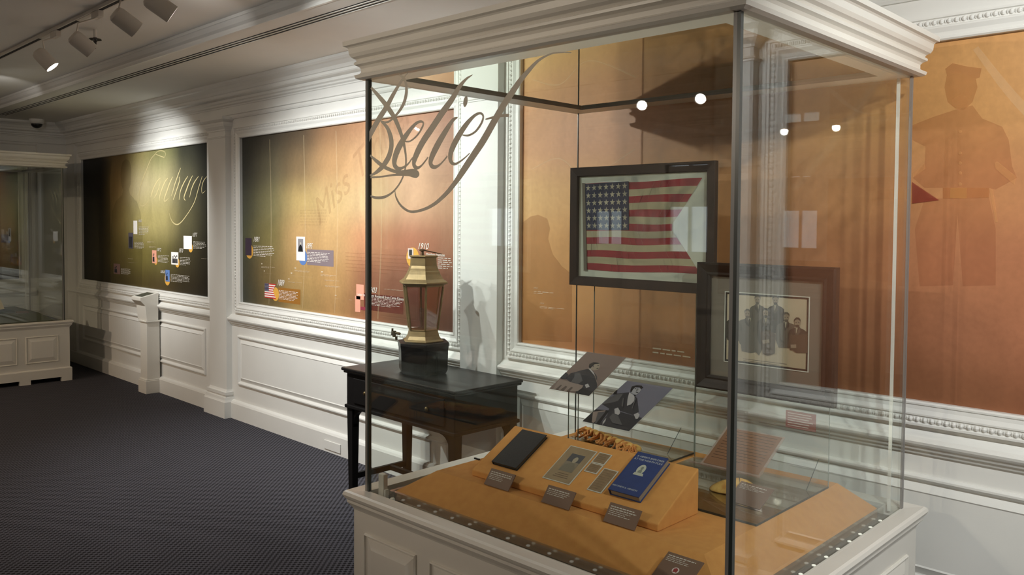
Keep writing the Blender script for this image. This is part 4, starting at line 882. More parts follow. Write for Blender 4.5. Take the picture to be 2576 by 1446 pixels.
T2 = display_case(FAR, 'small far glass case against the end wall with an olive deck', WD, 1.16, fabric_green, None, full=False)
# lettering on the front glass
w = MB()
for k_, s_ in enumerate(D['BELIEF']): ribbon(w, s_, -.0022-.00008*k_, 0, samp=8, clipx=.004, kx=1.4)
cx, cz, cr = D['BDOT']; w.add([(cx+.0105*math.cos(2*math.pi*k/24)+.003*math.sin(2*math.pi*k/24), -.0022, cz+.018*math.sin(2*math.pi*k/24)) for k in range(24)], [tuple(range(24))])
w.build('vinyl_word', frost, T1)
# small white sensor block and round foot in the front left corner
t = thing('humidity_logger', 'small white upright block inside the front left corner of the large case', 'logger', (.044, .041, .586), CASE)
w = MB(); w.box(.028, .060, .030, .052, .586, .690); w.build('logger_body', case_white, t, bevel=.003)
w = MB(); w.box(.060, .067, .034, .050, .60, .632); w.build('logger_clip', joint_pale, t)
w = MB(); w.lathe((.090, .050, .592), [(.009, 0), (.011, .006), (.008, .012), (.001, .013)], 20); tagit(w.build('round_foot', joint_pale, org=(.090, .050, .592), frame=CASE, smooth='auto'), 'small pale round knob on the light strip beside the white block', 'knob')
w = MB(); w.box(.172, .20, .40, .407, .700, .706); tagit(w.build('deck_clip', dark, org=(.185, .40, .70), frame=CASE), 'tiny black clip on the orange deck left of the sloping board', 'clip')

# ---- sloping board (riser)
BA = math.radians(28.35); BO = Vector((.327, .240, .724))
def on_board(x, s, n=0.):   # x along, s up the slope, n off the face
    return (BO.x+x, BO.y+s*math.cos(BA)-n*math.sin(BA), BO.z+s*math.sin(BA)+n*math.cos(BA))
SL = .268
w = MB(); yb = BO.y+SL*math.cos(BA); zt = BO.z+SL*math.sin(BA)
w.prism([(.2405, .7005), (BO.y, .724), (yb, zt), (yb, .7005)], 0, .327, 1.159)
tagit(w.build('display_ramp', fabric, org=(.74, .36, .7), frame=CASE, bevel=.004), 'sloping orange fabric board holding the books and the mounted cards', 'display board')
def slab_on_board(w, quad, n0, n1, mi=0):
    lo = [on_board(x, s_, n0) for x, s_ in quad]; hi = [on_board(x, s_, n1) for x, s_ in quad]; w.loft([lo, hi], mi=mi)
def rq(x0, x1, s0, s1): return [(x0, s0), (x1, s0), (x1, s1), (x0, s1)]
def bcen(x, s_): return on_board(x, s_, 0)
# black book
t = thing('closed_book', 'black leather-bound book lying at the left end of the sloping board', 'book', bcen(.13, .05), CASE, 'books on the sloping board')
w = MB(); slab_on_board(w, rq(.069, .193, .050, .243), .012, .015); slab_on_board(w, rq(.069, .193, .050, .243), .0005, .003); slab_on_board(w, rq(.067, .072, .050, .243), .001, .015); w.build('cover', mat('black_leather', (.014, .014, .016), .32, bump=.3, bscale=300), t, bevel=.001)
w = MB(); slab_on_board(w, rq(.073, .190, .053, .240), .003, .012); w.build('page_block', mat('dark_page_edge', (.06, .045, .025), .7), t)
# blue book
t = thing('closed_book', 'blue cloth book with a white oval emblem at the right end of the sloping board', 'book', bcen(.66, .05), CASE, 'books on the sloping board')
blue = mat('blue_cloth', (.030, .055, .19), .55, noise=.15, nscale=40, bump=.3, bscale=500)
w = MB(); slab_on_board(w, rq(.608, .729, .062, .256), .022, .026); slab_on_board(w, rq(.608, .729, .062, .256), .0005, .004); slab_on_board(w, rq(.606, .611, .062, .256), .001, .026); w.build('cover', blue, t, bevel=.0012)
w = MB(); slab_on_board(w, rq(.612, .726, .065, .253), .004, .022); w.build('page_block', mat('page_edge', (.30, .25, .19), .8), t)
def board_text(s_, size, x, s0, n, m, par, name, kx=1., align='CENTER'):
    o = text_obj(s_, size, on_board(x, s0, n), m, par, rot=(BA, 0, 0), align=align, name=name, ext=.0002, kx=kx); return o
silver = mat('silver_ink', (.55, .57, .55), .5)
board_text('A NEGRO EXPLORER', .0115, .671, .232, .0263, silver, t, 'title_lettering')
board_text('AT THE NORTH POLE', .0115, .669, .218, .0263, silver, t, 'title_lettering')
board_text('MATTHEW A. HENSON', .0095, .660, .082, .0263, silver, t, 'author_lettering')
w = MB(); slab_on_board(w, [(.667+.0155*math.cos(2*math.pi*k/28), .178+.0235*math.sin(2*math.pi*k/28)) for k in range(28)], .0262, .0266)
slab_on_board(w, [(.650, .150), (.690, .150), (.686, .162), (.652, .162)], .0262, .0265); w.build('oval_emblem', mat('emblem', (.52, .53, .44), .6), t)
w = MB(); slab_on_board(w, [(.668+.0052*math.cos(2*math.pi*k/16), .184+.008*math.sin(2*math.pi*k/16)) for k in range(16)], .0266, .0269); slab_on_board(w, [(.660,.162),(.676,.162),(.674,.174),(.669,.177),(.662,.174)], .0266, .0269); w.build('emblem_portrait', mat('emblem_dark', (.22, .24, .20), .6), t)
# mounted cards
clear_edge = mat('mount_edge', (.62, .60, .52), .25)
def mount(name, label, q, group, paper):
    x0, x1, s0, s1 = q; t = thing(name, label, 'card', bcen((x0+x1)/2, s0), CASE, group)
    w = MB(); slab_on_board(w, rq(x0, x1, s0, s1), .0005, .0025); w.build('clear_mount', clear_edge, t)
    w = MB(); slab_on_board(w, rq(x0+.004, x1-.004, s0+.004, s1-.004), .0026, .0034); w.build('paper', paper, t)
    return t
pap = mat('old_paper', (.36, .26, .15), .7, noise=.15, nscale=30); pap2 = mat('tan_paper', (.30, .20, .11), .7, noise=.2, nscale=60)
t = mount('mounted_card', 'tall tan card with a small oval-faced portrait mounted on the sloping board', (.314, .438, .052, .232), None, pap)
w = MB(); slab_on_board(w, rq(.350, .410, .105, .195), .0035, .0038); w.build('portrait_ground', mat('portrait_tan', (.25, .21, .15), .7), t)
w = MB(); slab_on_board(w, rq(.350, .410, .155, .195), .0038, .0040); w.build('portrait_shade', mat('portrait_grey', (.10, .095, .10), .7), t)
w = MB(); slab_on_board(w, [(.384+.010*math.cos(2*math.pi*k/16), .166+.015*math.sin(2*math.pi*k/16)) for k in range(16)], .0041, .0043); w.build('portrait_face', mat('portrait_pale', (.40, .34, .24), .7), t)
w = MB(); slab_on_board(w, [(.352,.106),(.408,.106),(.408,.128),(.394,.148),(.376,.150),(.356,.135)], .0041, .0042); w.build('portrait_coat', mat('portrait_coat', (.21, .18, .13), .7), t)
w = MB()
for k in range(3): slab_on_board(w, rq(.355-.004*k, .405+.004*k, .092-.009*k, .0945-.009*k), .0035, .0037)
w.build('inscription', mat('brown_ink', (.16, .10, .06), .7), t)
brown_ink = bpy.data.materials['brown_ink']
for nm, q, lab, rows in (('mounted_note', (.447, .503, .178, .233), 'small tan handwritten note, upper of the two beside the tall card', 4), ('mounted_note', (.447, .503, .130, .176), 'small tan handwritten note directly below the uppermost one, right of the tall card', 4), ('mounted_note', (.513, .574, .055, .167), 'longer tan handwritten note left of the blue book', 9)):
    t = mount(nm, lab, q, 'notes on the sloping board', pap2); w = MB()
    for k in range(rows): s_ = q[3]-.010-k*(q[3]-q[2]-.014)/rows; slab_on_board(w, rq(q[0]+.008, q[1]-.010-.006*random.random(), s_-.001, s_), .0035, .0036)
    w.build('handwriting', brown_ink, t)
# brown labels leaning on the front lip
def label_card(org, lab, wd, h, tilt, lines, frame=CASE, rz=0, rows=3, icon=False):
    t = thing('caption_card', lab, 'label', org, frame, 'brown caption cards in the large case')
    ca, sa = math.cos(tilt), math.sin(tilt); cr, sr = math.cos(rz), math.sin(rz)
    def P(u, v, n):
        x, y, z = u, v*ca-n*sa, v*sa+n*ca
        return (org[0]+cr*x-sr*y, org[1]+sr*x+cr*y, org[2]+z)
    w = MB(); w.loft([[P(u, v, n) for u, v in ((0, 0), (wd, 0), (wd, h), (0, h))] for n in (0, .004)]); w.build('card_board', brown_label, t, bevel=.0008)
    w = MB(); z = h-.010
    for r in range(lines+rows):
        u = .008; end = wd*(.75+.15*random.random()) if r < lines else wd*(.55+.3*random.random())
        hh = .0034 if r < lines else .002
        while u < end: 
            l = random.uniform(.006, .014); w.loft([[P(a, b, n) for a, b in ((u, z-hh), (min(u+l, end), z-hh), (min(u+l, end), z), (u, z))] for n in (.0041, .0044)]); u += l+.0025
        z -= .0075 if r < lines else .006
    w.build('caption', text_pale, t)
    if icon:
        w = MB(); w.loft([[P(wd*.48+.011*math.cos(2*math.pi*k/20), h*.42+.011*math.sin(2*math.pi*k/20), n) for k in range(20)] for n in (.0041, .0046)]); w.build('round_icon', mat('icon_white', (.75, .66, .62), .5), t)
        w = MB(); w.loft([[P(wd*.48+u, h*.42+v, n) for u, v in ((-.006, -.008), (0, -.006), (.006, -.008), (.007, .004), (0, .009), (-.007, .004))] for n in (.0047, .005)]); w.build('icon_mark', mat('icon_red', (.30, .04, .04), .5), t)
    return t
LT = R(52)
label_card((.440, .1955, .7015), 'brown caption card leaning under the black book', .122, .064, LT, 2)
label_card((.718, .1955, .7015), 'brown caption card leaning under the tall portrait card', .122, .064, LT, 1, rz=0)
label_card((.982, .1955, .7015), 'brown caption card leaning under the blue book', .122, .066, LT, 2)
label_card((1.262, .056, .650), 'brown caption card with a round red icon on the near corner of the deck', .118, .098, R(27), 1, icon=True)

# ---- clear stands
def stand(lab, x0, x1, y, z1, yp0, gus, group):
    t = thing('acrylic_stand', lab, 'stand', ((x0+x1)/2, y, .7), CASE, group)
    w = MB(); w.box(x0, x1, y, y+.006, .708, z1); w.build('upright_sheet', acrylic, t)
    w = MB(); w.box(x0, x1, yp0, y+.006, .701, .7075); w.build('base_plate', glass('smoked_acrylic', (.84, .85, .79), f0=.22), t)
    w = MB()
    w.box(x0, x1, yp0-.0015, yp0, .7008, .7078); w.box(x1, x1+.0015, yp0, y+.006, .7008, .7078)
    w.build('plate_edge', joint_dark, t)
    w = MB(); w.box(x1, x1+.001, y, y+.006, .708, z1); w.box(x0-.001, x0, y, y+.006, .708, z1); w.build('sheet_edge', mat('green_edge', (.20, .23, .19), .2), t)
    for gx in gus:
        w = MB(); w.add([(gx, y, .7076), (gx, y-.10, .7076), (gx, y, .80), (gx+.004, y, .7076), (gx+.004, y-.10, .7076), (gx+.004, y, .80)], [(0,1,2),(3,5,4),(1,4,5,2),(0,3,4,1),(0,2,5,3)]); w.build('gusset', acrylic, t)
        w = MB(); w.tube([(gx+.002, y-.10, .709), (gx+.002, y, .80)], .0012, 5); w.build('gusset_edge', joint_dark, t)
    return t
stand('clear acrylic stand holding up the framed swallow-tailed flag', .235, .764, 1.092, 1.86, .80, (.70,), 'clear stands in the large case')
stand('clear acrylic stand on a smoky base plate holding up the framed group portrait', .80, 1.352, 1.040, 1.47, .503, (1.315, ), 'clear stands in the large case')

# ---- framed flag
t = thing('framed_flag', 'framed swallow-tailed flag with red and cream stripes and a blue star field', 'flag', (.49, 1.075, 1.375), CASE)
x0, x1, z0, z1 = .111, .869, 1.374, 1.906; fy = 1.088
w = MB(); w.frame_ring(x0+.038, x1-.046, z0+.034, z1-.036, fy, [(-.004, -.0), (-.004, .016), (0, .022), (.036, .026), (.038, .024), (.038, 0)]); w.build('picture_frame', mat('dark_frame', (.030, .016, .010), .55, noise=.4, nscale=25, spec=.2), t)
w = MB(); w.box(x0+.036, x1-.044, fy-.008, fy, z0+.03, z1-.03); w.build('backing_mat', mat('cream_mat', (.62, .61, .52), .8), t)
clothR = mat('red_stripe', (.36, .030, .042), .85, noise=.25, nscale=25); clothC = mat('cream_stripe', (.50, .42, .27), .85, noise=.12, nscale=25); clothB = mat('navy_field', (.030, .034, .085), .85, noise=.25, nscale=20)
TLx, TLz, BLx, BLz = .182, 1.834, .198, 1.441
def edge_r(k):  # right edge of the flag between stripes, k = 0 (top) .. 13 (bottom)
    f = k/13.; zl = TLz+(BLz-TLz)*f
    if f <= .5: g = f/.5; return (.795+(.643-.795)*g, 1.841+(1.638-1.841)*g)
    g = (f-.5)/.5; return (.643+(.792-.643)*g, 1.638+(1.452-1.638)*g)
w = MB(); cols = []
for k in range(13):
    fl = k/13.; fl2 = (k+1)/13.; a = (TLx+(BLx-TLx)*fl, TLz+(BLz-TLz)*fl); b = (TLx+(BLx-TLx)*fl2, TLz+(BLz-TLz)*fl2)
    top = []; bot = []; (xa, za), (xb, zb) = edge_r(k), edge_r(k+1)
    n = 16
    if k == 6:   # the notch falls inside the middle stripe
        xm, zm = edge_r(6.5); 
    for i in range(n+1):
        u = i/n; wv = .0022*math.sin(u*9+k*.6)
        top.append((a[0]+(xa-a[0])*u, a[1]+(za-a[1])*u-.002*math.sin(math.pi*u)+wv)); bot.append((b[0]+(xb-b[0])*u, b[1]+(zb-b[1])*u-.002*math.sin(math.pi*u)+.0022*math.sin(u*9+(k+1)*.6)))
    for i in range(n):
        q = [bot[i], bot[i+1], top[i+1], top[i]]; yy = fy-.0095-.0012*math.sin(i*.9+k)
        w.add([(q[0][0], yy, q[0][1]), (q[1][0], yy, q[1][1]), (q[2][0], yy, q[2][1]), (q[3][0], yy, q[3][1])], [(0, 1, 2, 3)], k % 2)
w.build('flag_cloth', [clothR, clothC], t)
w = MB(); q = [(.188, 1.832), (.430, 1.838), (.434, 1.626), (.196, 1.624)]
w.prism(q, 1, fy-.0105, fy-.0118); w.build('star_field', clothB, t)
w = MB(); w.prism([(.172, 1.838), (.189, 1.836), (.204, 1.438), (.187, 1.438)], 1, fy-.0105, fy-.013); w.build('header_band', mat('header', (.16, .13, .10), .8), t)
star_m = mat('star_cloth', (.50, .44, .32), .8)
w = MB()
for r in range(6):
    for c_ in range(7):
        u = (c_+.55)/7.15; v = (r+.55)/6.1
        cx = (.188+(.430-.188)*u)*(1-v)+(.196+(.434-.196)*u)*v; cz = (1.832+.006*u)*(1-v)+(1.624+.002*u)*v
        pts = []
        for j in range(10):
            rr = .0150 if j % 2 == 0 else .0058; an = math.pi/2+j*math.pi/5+.1*math.sin(r*3+c_)
            pts.append((cx+rr*math.cos(an), cz+rr*math.sin(an)))
        w.prism(pts, 1, fy-.0119, fy-.0126)
w.build('star_pattern', star_m, t)
w = MB(); w.box(x0+.036, x1-.044, fy-.0158, fy-.0146, z0+.032, z1-.034); w.build('frame_glazing', pane_m, t)

# ---- framed print
t = thing('framed_print', 'dark framed group portrait of seven seated and standing men in suits', 'picture', (1.1, 1.02, 1.007), CASE)
x0, x1, z0, z1 = .821, 1.383, 1.008, 1.496; fy = 1.034
w = MB(); w.frame_ring(x0+.050, x1-.050, z0+.044, z1-.044, fy, [(-.004, 0), (-.004, .018), (.004, .024), (.012, .020), (.028, .030), (.042, .036), (.050, .030), (.050, 0)]); w.build('picture_frame', mat('walnut_frame', (.020, .013, .010), .45, noise=.4, nscale=25, spec=.25), t)
w = MB(); w.box(x0+.048, x1-.048, fy-.008, fy, z0+.04, z1-.04); w.build('picture_mat', mat('grey_mat', (.21, .175, .145), .85), t)
ix0, ix1, iz0, iz1 = .938, 1.275, 1.118, 1.388
w = MB(); w.frame_ring(ix0, ix1, iz0, iz1, fy-.008, [(0, 0), (0, .002), (.0035, .002), (.0035, 0)]); w.build('mat_bevel', mat('bevel_white', (.75, .73, .68), .7), t)
w = MB(); w.frame_ring(ix0, ix1, iz0, iz1, fy-.008, [(-.007, 0), (-.007, .0015), (0, .0015), (0, 0)]); w.build('mat_liner', dark, t)
w = MB(); w.box(ix0, ix1, fy-.0086, fy-.008, iz0, iz1); w.build('print_paper', mat('print_paper', (.66, .54, .40), .8, noise=.12, nscale=9), t)
pm = {'mid': mat('print_grey', (.125, .105, .085), .8), 'dark': mat('print_dark', (.050, .040, .034), .8), 'black': mat('print_hair', (.035, .028, .025), .8), 'skin': mat('print_skin', (.34, .26, .19), .8), 'white': mat('print_shirt', (.50, .43, .33), .8), 'brown': mat('print_brown', (.10, .065, .045), .8), 'pale': mat('print_ground', (.54, .43, .30), .8)}
w = MB(); keys = list(pm)
order = D['PRINT']
for i, (k_, pts) in enumerate(order):
    y = fy-.0087-.00004*(i+1); w.prism([(ix0+u*(ix1-ix0), iz0+v*(iz1-iz0)) for u, v in pts], 1, y, y-.00003, keys.index(k_))
for k in range(2): w.box(ix0+.08, ix1-.08-.03*k, fy-.009, fy-.0087, iz0+.016-.007*k, iz0+.018-.007*k, 5)
w.build('printed_group', list(pm.values()), t)
w = MB(); w.box(x0+.048, x1-.048, fy-.0165, fy-.0155, z0+.042, z1-.042); w.build('frame_glazing', pane_m, t)
# small red caption on the clear sheet below the print
w = MB(); w.box(1.190, 1.305, 1.035, 1.0385, .898, .962)
t = thing('caption_card', 'reddish see-through caption card below the framed group portrait', 'label', (1.247, 1.036, .898), CASE)
w.build('card_board', tint('red_film', (150, 84, 72), .72), t)
w = MB()
for k in range(6): w.box(1.198, 1.298-.02*random.random(), 1.0344, 1.0348, .952-.009*k, .9545-.009*k)
w.build('caption', text_pale, t)

# ---- two photographs on slanted clear holders
gm_ = {k_: PC[k_] for k_ in ('black', 'dark', 'mid', 'pale', 'white', 'skin', 'brown')}
gm_['skin'] = mat('photo_skin', (.30, .25, .19), .5); gm_['white'] = mat('photo_white', (.42, .40, .40), .5); gm_['pale'] = mat('photo_pale', (.26, .20, .17), .5); gm_['brown'] = mat('photo_brown', (.10, .07, .055), .5)
gm_['grey_skin'] = mat('photo_grey_skin', (.34, .335, .35), .5)
gkeys = list(gm_)
def photo(lab, x0, x1, y0, z0, ang, ln, ground, polys, legx, dx=0):
    ca, sa = math.cos(ang), math.sin(ang)
    t = thing('mounted_photograph', lab, 'photograph', ((x0+x1)/2, y0, .7), CASE, 'photographs on clear slanted holders')
    P = lambda u, v, n: (x0+u*(x1-x0), y0+v*ln*ca-n*sa, z0+v*ln*sa+n*ca)
    w = MB(); w.loft([[P(u, v, n) for u, v in ((-.012, -.012), (1.012, -.012), (1.012, 1.012), (-.012, 1.012))] for n in (-.005, 0)]); w.build('clear_holder', acrylic, t)
    w = MB(); w.loft([[P(u, v, n) for u, v in ((0, 0), (1, 0), (1, 1), (0, 1))] for n in (.0002, .0012)]); w.build('photo_paper', ground, t)
    w = MB()
    for i, (k_, pts) in enumerate(polys): w.loft([[P(u, v, .0013+.00012*i+n) for u, v in pts] for n in (0, .00008)], mi=gkeys.index(k_))
    w.build('photo_figure', list(gm_.values()), t)
    zl = z0+.05*sa; w = MB(); w.box(legx[0], legx[1], y0+.05, y0+.0545, .7085, z0+.05/ca*sa*.95); w.build('clear_leg', acrylic, t)
    if x0 < .5:
        for x in legx: w = MB(); w.box(x-.0006, x+.0006, y0+.0495, y0+.055, .7085, z0+.05/ca*sa*.95); w.build('leg_edge', bpy.data.materials['green_edge'], t)
    w = MB(); w.box(legx[0]-.03, legx[1]+.03, y0+.02, y0+.11, .7080, .7105); w.build('clear_foot', acrylic, t)
    return t
photo('sepia photograph of a seated man in profile, the higher of the two slanted photos', .398, .600, .60, .990, R(26.9), .269, mat('sepia_ground', (.19, .135, .115), .5), D['PHOTO1'], (.455, .505))
photo('grey photograph of a seated man with books facing the camera, the lower slanted photo', .650, .860, .50, .917, R(22.3), .302, mat('grey_ground', (.155, .150, .19), .5), [('grey_skin' if k_ == 'skin' else k_, p_) for k_, p_ in D['PHOTO2']], (.69, .75))

# ---- document holder, folded cloth and fringe
t = thing('mounted_document', 'pinkish handwritten document on a slanted clear holder over the folded yellow cloth', 'document', (1.1, .77, .7), CASE)
ang = R(28.7); ca, sa = math.cos(ang), math.sin(ang); x0, x1, y0, z0, ln = .985, 1.221, .775, .772, .218
P = lambda u, v, n: (x0+u*(x1-x0), y0+v*ln*ca-n*sa, z0+v*ln*sa+n*ca)
w = MB(); w.loft([[P(u, v, n) for u, v in ((0, 0), (1, 0), (1, 1), (0, 1))] for n in (-.004, 0)]); w.loft([[P(u, v, n) for u, v in ((-.2, -.02), (1, -.02), (1, .0), (-.2, 0))] for n in (-.004, .003)]); w.build('clear_holder', tint('pink_edge', (190, 160, 145), .35), t)
w = MB(); w.loft([[P(u, v, n) for u, v in ((.04, .03), (.97, .03), (.97, .97), (.04, .97))] for n in (.0004, .0012)]); w.build('paper', tint('pink_paper', (150, 110, 82), .72), t)
w = MB()
for k in range(11): v = .90-k*.07; w.loft([[P(u, vv, n) for u, vv in ((.1, v), (.86+.08*random.random(), v), (.9, v+.012), (.1, v+.012))] for n in (.0013, .0014)])
w.build('handwriting', tint('doc_ink', (110, 78, 60), .5), t)
w = MB(); w.box(1.02, 1.19, y0+.09, y0+.094, .7085, z0+.045); w.build('clear_leg', acrylic, t)

yel = mat('yellow_cloth', (.78, .50, .14), .8, noise=.3, nscale=40, bump=.6, bscale=200, col2=(.56, .27, .06))
def heap(name, label, cat, cx, cy, z, a, b, h, m, seed, rz=0):
    rnd_ = random.Random(seed); w = MB(); N_, K_ = 30, 10; rings = []
    for i in range(K_+1):
        f = i/K_; rr = math.cos(f*math.pi/2)**.55 if f < 1 else .03; ring = []
        for k in range(N_):
            an = 2*math.pi*k/N_; wob = 1+.14*math.sin(3*an+seed)+.09*math.sin(7*an+seed*2)+.05*math.sin(11*an)
            x = a*rr*wob*math.cos(an); y = b*rr*wob*math.sin(an); zz = h*f*(1+.35*math.sin(2*an+seed)*math.cos(3*f))
            ring.append((cx+x*math.cos(rz)-y*math.sin(rz), cy+x*math.sin(rz)+y*math.cos(rz), z+max(zz, 0)))
        rings.append(ring)
    w.loft(rings); return tagit(w.build(name, m, org=(cx, cy, z), frame=CASE, smooth=True), label, cat)
heap('folded_cloth', 'folded golden yellow cloth lying on the smoky base plate behind a caption card', 'cloth', 1.160, .745, .7085, .098, .062, .040, yel, 3)
# orange fringed sash behind the board
t = thing('fringed_sash', 'orange fringed sash lying in a line behind the sloping board', 'sash', (.44, .94, .708), CASE)
ofr = mat('orange_fringe', (.72, .33, .09), .8, noise=.5, nscale=35, bump=.8, bscale=150, col2=(.50, .17, .04))
w = MB(); rr = random.Random(5)
for k in range(34):
    u = k/33; x = .26+.36*u+rr.uniform(-.01, .01); y = .99-.10*u+rr.uniform(-.015, .015); z = .722+rr.uniform(0, .006)
    pts = [(x+rr.uniform(-.02, .02), y+.02, z+.006), (x+rr.uniform(-.015, .015), y, z+.010+rr.uniform(0, .008)), (x+rr.uniform(-.02, .03), y-.03, z+rr.uniform(0, .006)), (x+rr.uniform(-.01, .04), y-.06, z-.004)]
    w.tube(pts, rr.uniform(.003, .0065), 6)
w.build('fringe', ofr, t, smooth=True)
heap_o = MB()
for k in range(8): heap_o.ell((.28+.045*k, 1.0-.013*k, .727), .034, .026, .018, 10, 6)
heap_o.build('sash_band', yel, t, smooth=True)
label_card((1.172, .640, .7086), 'brown caption card tilted on the smoky base plate before the folded cloth', .128, .098, R(30), 1, rz=-.10)

# far case contents
def far_item(w, name, m, lab, cat, org, group=None): return tagit(w.build(name, m, org=org, frame=FAR), lab, cat, group)
w = MB(); w.prism([(.25, .70), (.50, .70), (.36, .86), (.34, .86)], 1, .35, .60) if False else None
w = MB(); w.box(.82, 1.16, .30, .62, .7005, .72); far_item(w, 'display_ramp', mat('green_baize', (.03, .05, .025), .9), 'dark green cushion under the book in the far glass case', 'cushion', (.99, .45, .7))
t = thing('tilted_book', 'pale yellow open book leaning on the green cushion in the far glass case', 'book', (1.0, .42, .72), FAR)
w = MB(); w.loft([[(x, y, z) for x, y, z in ((.93, .34+d, .722), (1.08, .34+d, .745), (1.05, .46+d, .90), (.90, .46+d, .87))] for d in (0, .035)]); w.build('page_block', mat('yellow_page', (.46, .38, .22), .8), t)
w = MB(); w.loft([[(x, y, z) for x, y, z in ((.76, .33+d, .722), (.925, .335+d, .722), (.895, .455+d, .885), (.78, .45+d, .90))] for d in (0, .03)]); w.build('facing_page', mat('blue_grey_page', (.17, .18, .20), .8), t)
w = MB(); w.loft([[(1.17, .2, .7005), (1.27, .2, .7005), (1.27, .28, .7005), (1.17, .28, .7005)], [(1.17, .2, .704), (1.27, .2, .704), (1.27, .28, .715), (1.17, .28, .715)]]); far_item(w, 'caption_card', mat('tan_card', (.20, .15, .10), .8), 'small tan caption card lying on the olive deck of the far case', 'label', (1.22, .24, .7))
# ------------------------------------------------------------------ table with the brass lantern
TX0, TX1, TY0, TY1, TZ = -4.181, -3.170, 2.787, 3.290, .80
t = thing('side_table', 'black wooden side table with a lantern on it, beside the large glass case', 'table', ((TX0+TX1)/2, (TY0+TY1)/2, 0))
w = MB(); w.box(TX0, TX1, TY0, TY1, .782, TZ); w.box(TX0+.010, TX1-.010, TY0+.010, TY1, .768, .782); w.build('tabletop', black_wood, t, bevel=.006)
w = MB(); w.box(TX0+.025, TX1-.025, TY0+.025, TY1-.02, .575, .768); w.box(TX0+.015, TX1-.015, TY0+.015, TY1-.01, .562, .582); w.build('apron', black_matte, t, bevel=.004)
w = MB(); w.box(TX0+.10, TX1-.10, TY0+.017, TY0+.026, .60, .745); d_ = w.build('drawer', black_matte, t, bevel=.003)
for x in (-3.95, -3.40):
    w = MB(); w.lathe((x, TY0+.012, .675), [(.004, 0), (.010, .002)], 12); w.ell((x, TY0+.008, .675), .013, .010, .013, 12, 6); w.build('drawer_knob', mat('dull_brass', (.10, .07, .03), .4, metal=.8), d_, smooth=True)
LEGS = [(TX0+.026, TY0+.026), (TX1-.078, TY0+.026), (TX0+.026, TY1-.075), (TX1-.078, TY1-.075)]
for n, (x, y) in enumerate(LEGS):
    w = MB(); w.loft([[(x+a, y+b, z) for a, b in ((i, i), (.052-i, i), (.052-i, .052-i), (i, .052-i))] for z, i in ((0, .008), (.30, .004), (.575, 0))])
    l = w.build('leg', black_matte, t, org=(x+.026, y+.026, 0))
    w = MB()
    s = 1 if n in (0, 2) else -1; xb = x+.052 if s == 1 else x
    out = [(xb, .563), (xb+s*.075, .563)]+[(xb+s*(.075-.065*math.sin(k*math.pi/12)-.01*(k/6)), .553-.085*(1-math.cos(k*math.pi/12))) for k in range(7)]+[(xb, .45)]
    w.prism(out, 1, y+.012, y+.04); w.build('corner_bracket', black_matte, l)
for x in (TX0+.04, TX1-.062): w = MB(); w.box(x, x+.022, TY0+.07, TY1-.07, .135, .168); w.build('stretcher', black_matte, t)
w = MB(); w.box(TX0+.062, TX1-.062, (TY0+TY1)/2+.06, (TY0+TY1)/2+.085, .138, .165); w.build('stretcher', black_matte, t)

LC = (-3.722, 3.035); A0 = R(-32)
def hexr(r, z): return [(LC[0]+r*math.cos(A0+k*math.pi/3), LC[1]+r*math.sin(A0+k*math.pi/3), z) for k in range(6)]
t = thing('pedestal_block', 'black six-sided wooden block under the brass lantern', 'pedestal', (LC[0], LC[1], .80))
w = MB(); w.loft([hexr(.140, .801), hexr(.150, .82), hexr(.153, .935), hexr(.158, .962), hexr(.158, .978)]); w.build('block_body', black_wood, t, bevel=.003)
w = MB()
fx = LC[0]+.158*math.cos(A0-math.pi/1.0*.62); fy_ = LC[1]+.158*math.sin(A0-math.pi*.62)
w.cyl((fx-.02, fy_, .995), (fx-.02, fy_, 1.03), .010); w.cyl((fx-.045, fy_+.01, 1.018), (fx+.03, fy_, 1.018), .008); w.cyl((fx-.055, fy_+.012, 1.00), (fx-.052, fy_+.012, 1.04), .006); w.cyl((fx+.0, fy_, .978), (fx+.0, fy_, 1.0), .007)
w.build('brass_tap', mat('dark_brass', (.12, .09, .05), .4, metal=.8), t)
t = thing('lantern', 'brass six-sided ship lantern with tapered glass panes, standing on the black block', 'lantern', (LC[0], LC[1], .979))
w = MB(); w.loft([hexr(.124, .979), hexr(.126, .986), hexr(.110, .994), hexr(.098, 1.012), hexr(.090, 1.040), hexr(.092, 1.048)]); w.build('lantern_base', brass, t, bevel=.002)
w = MB(); w.loft([hexr(.122, 1.292), hexr(.126, 1.300), hexr(.140, 1.306), hexr(.150, 1.312), hexr(.148, 1.318), hexr(.122, 1.335), hexr(.104, 1.362), hexr(.098, 1.378), hexr(.094, 1.380), hexr(.090, 1.395), hexr(.082, 1.410), hexr(.079, 1.455), hexr(.088, 1.460), hexr(.088, 1.466)]); w.build('lantern_roof', brass, t, bevel=.0015)
lg = glass('lantern_glass', (.86, .78, .76), f0=.09)
for k in range(6):
    a, b = hexr(.088, 1.052)[k], hexr(.088, 1.052)[(k+1) % 6]; c, d = hexr(.120, 1.292)[(k+1) % 6], hexr(.120, 1.292)[k]
    w = MB(); w.loft([[a, b, c, d], [tuple(LC[i]+(p[i]-LC[i])*.97 if i < 2 else p[i] for i in range(3)) for p in (a, b, c, d)]]); w.build('lantern_pane', lg, t)
    w = MB(); w.tube([hexr(.089, 1.050)[k], hexr(.1215, 1.294)[k]], .0065, 6); w.build('lantern_mullion', brass, t)
w = MB(); w.lathe((LC[0], LC[1], 1.052), [(.03, 0), (.03, .02), (.016, .025), (.022, .04), (.022, .11), (.019, .115)], 20); w.build('burner_chimney', glass('chimney_glass', (.9, .92, .95), f0=.2), t, smooth='auto')
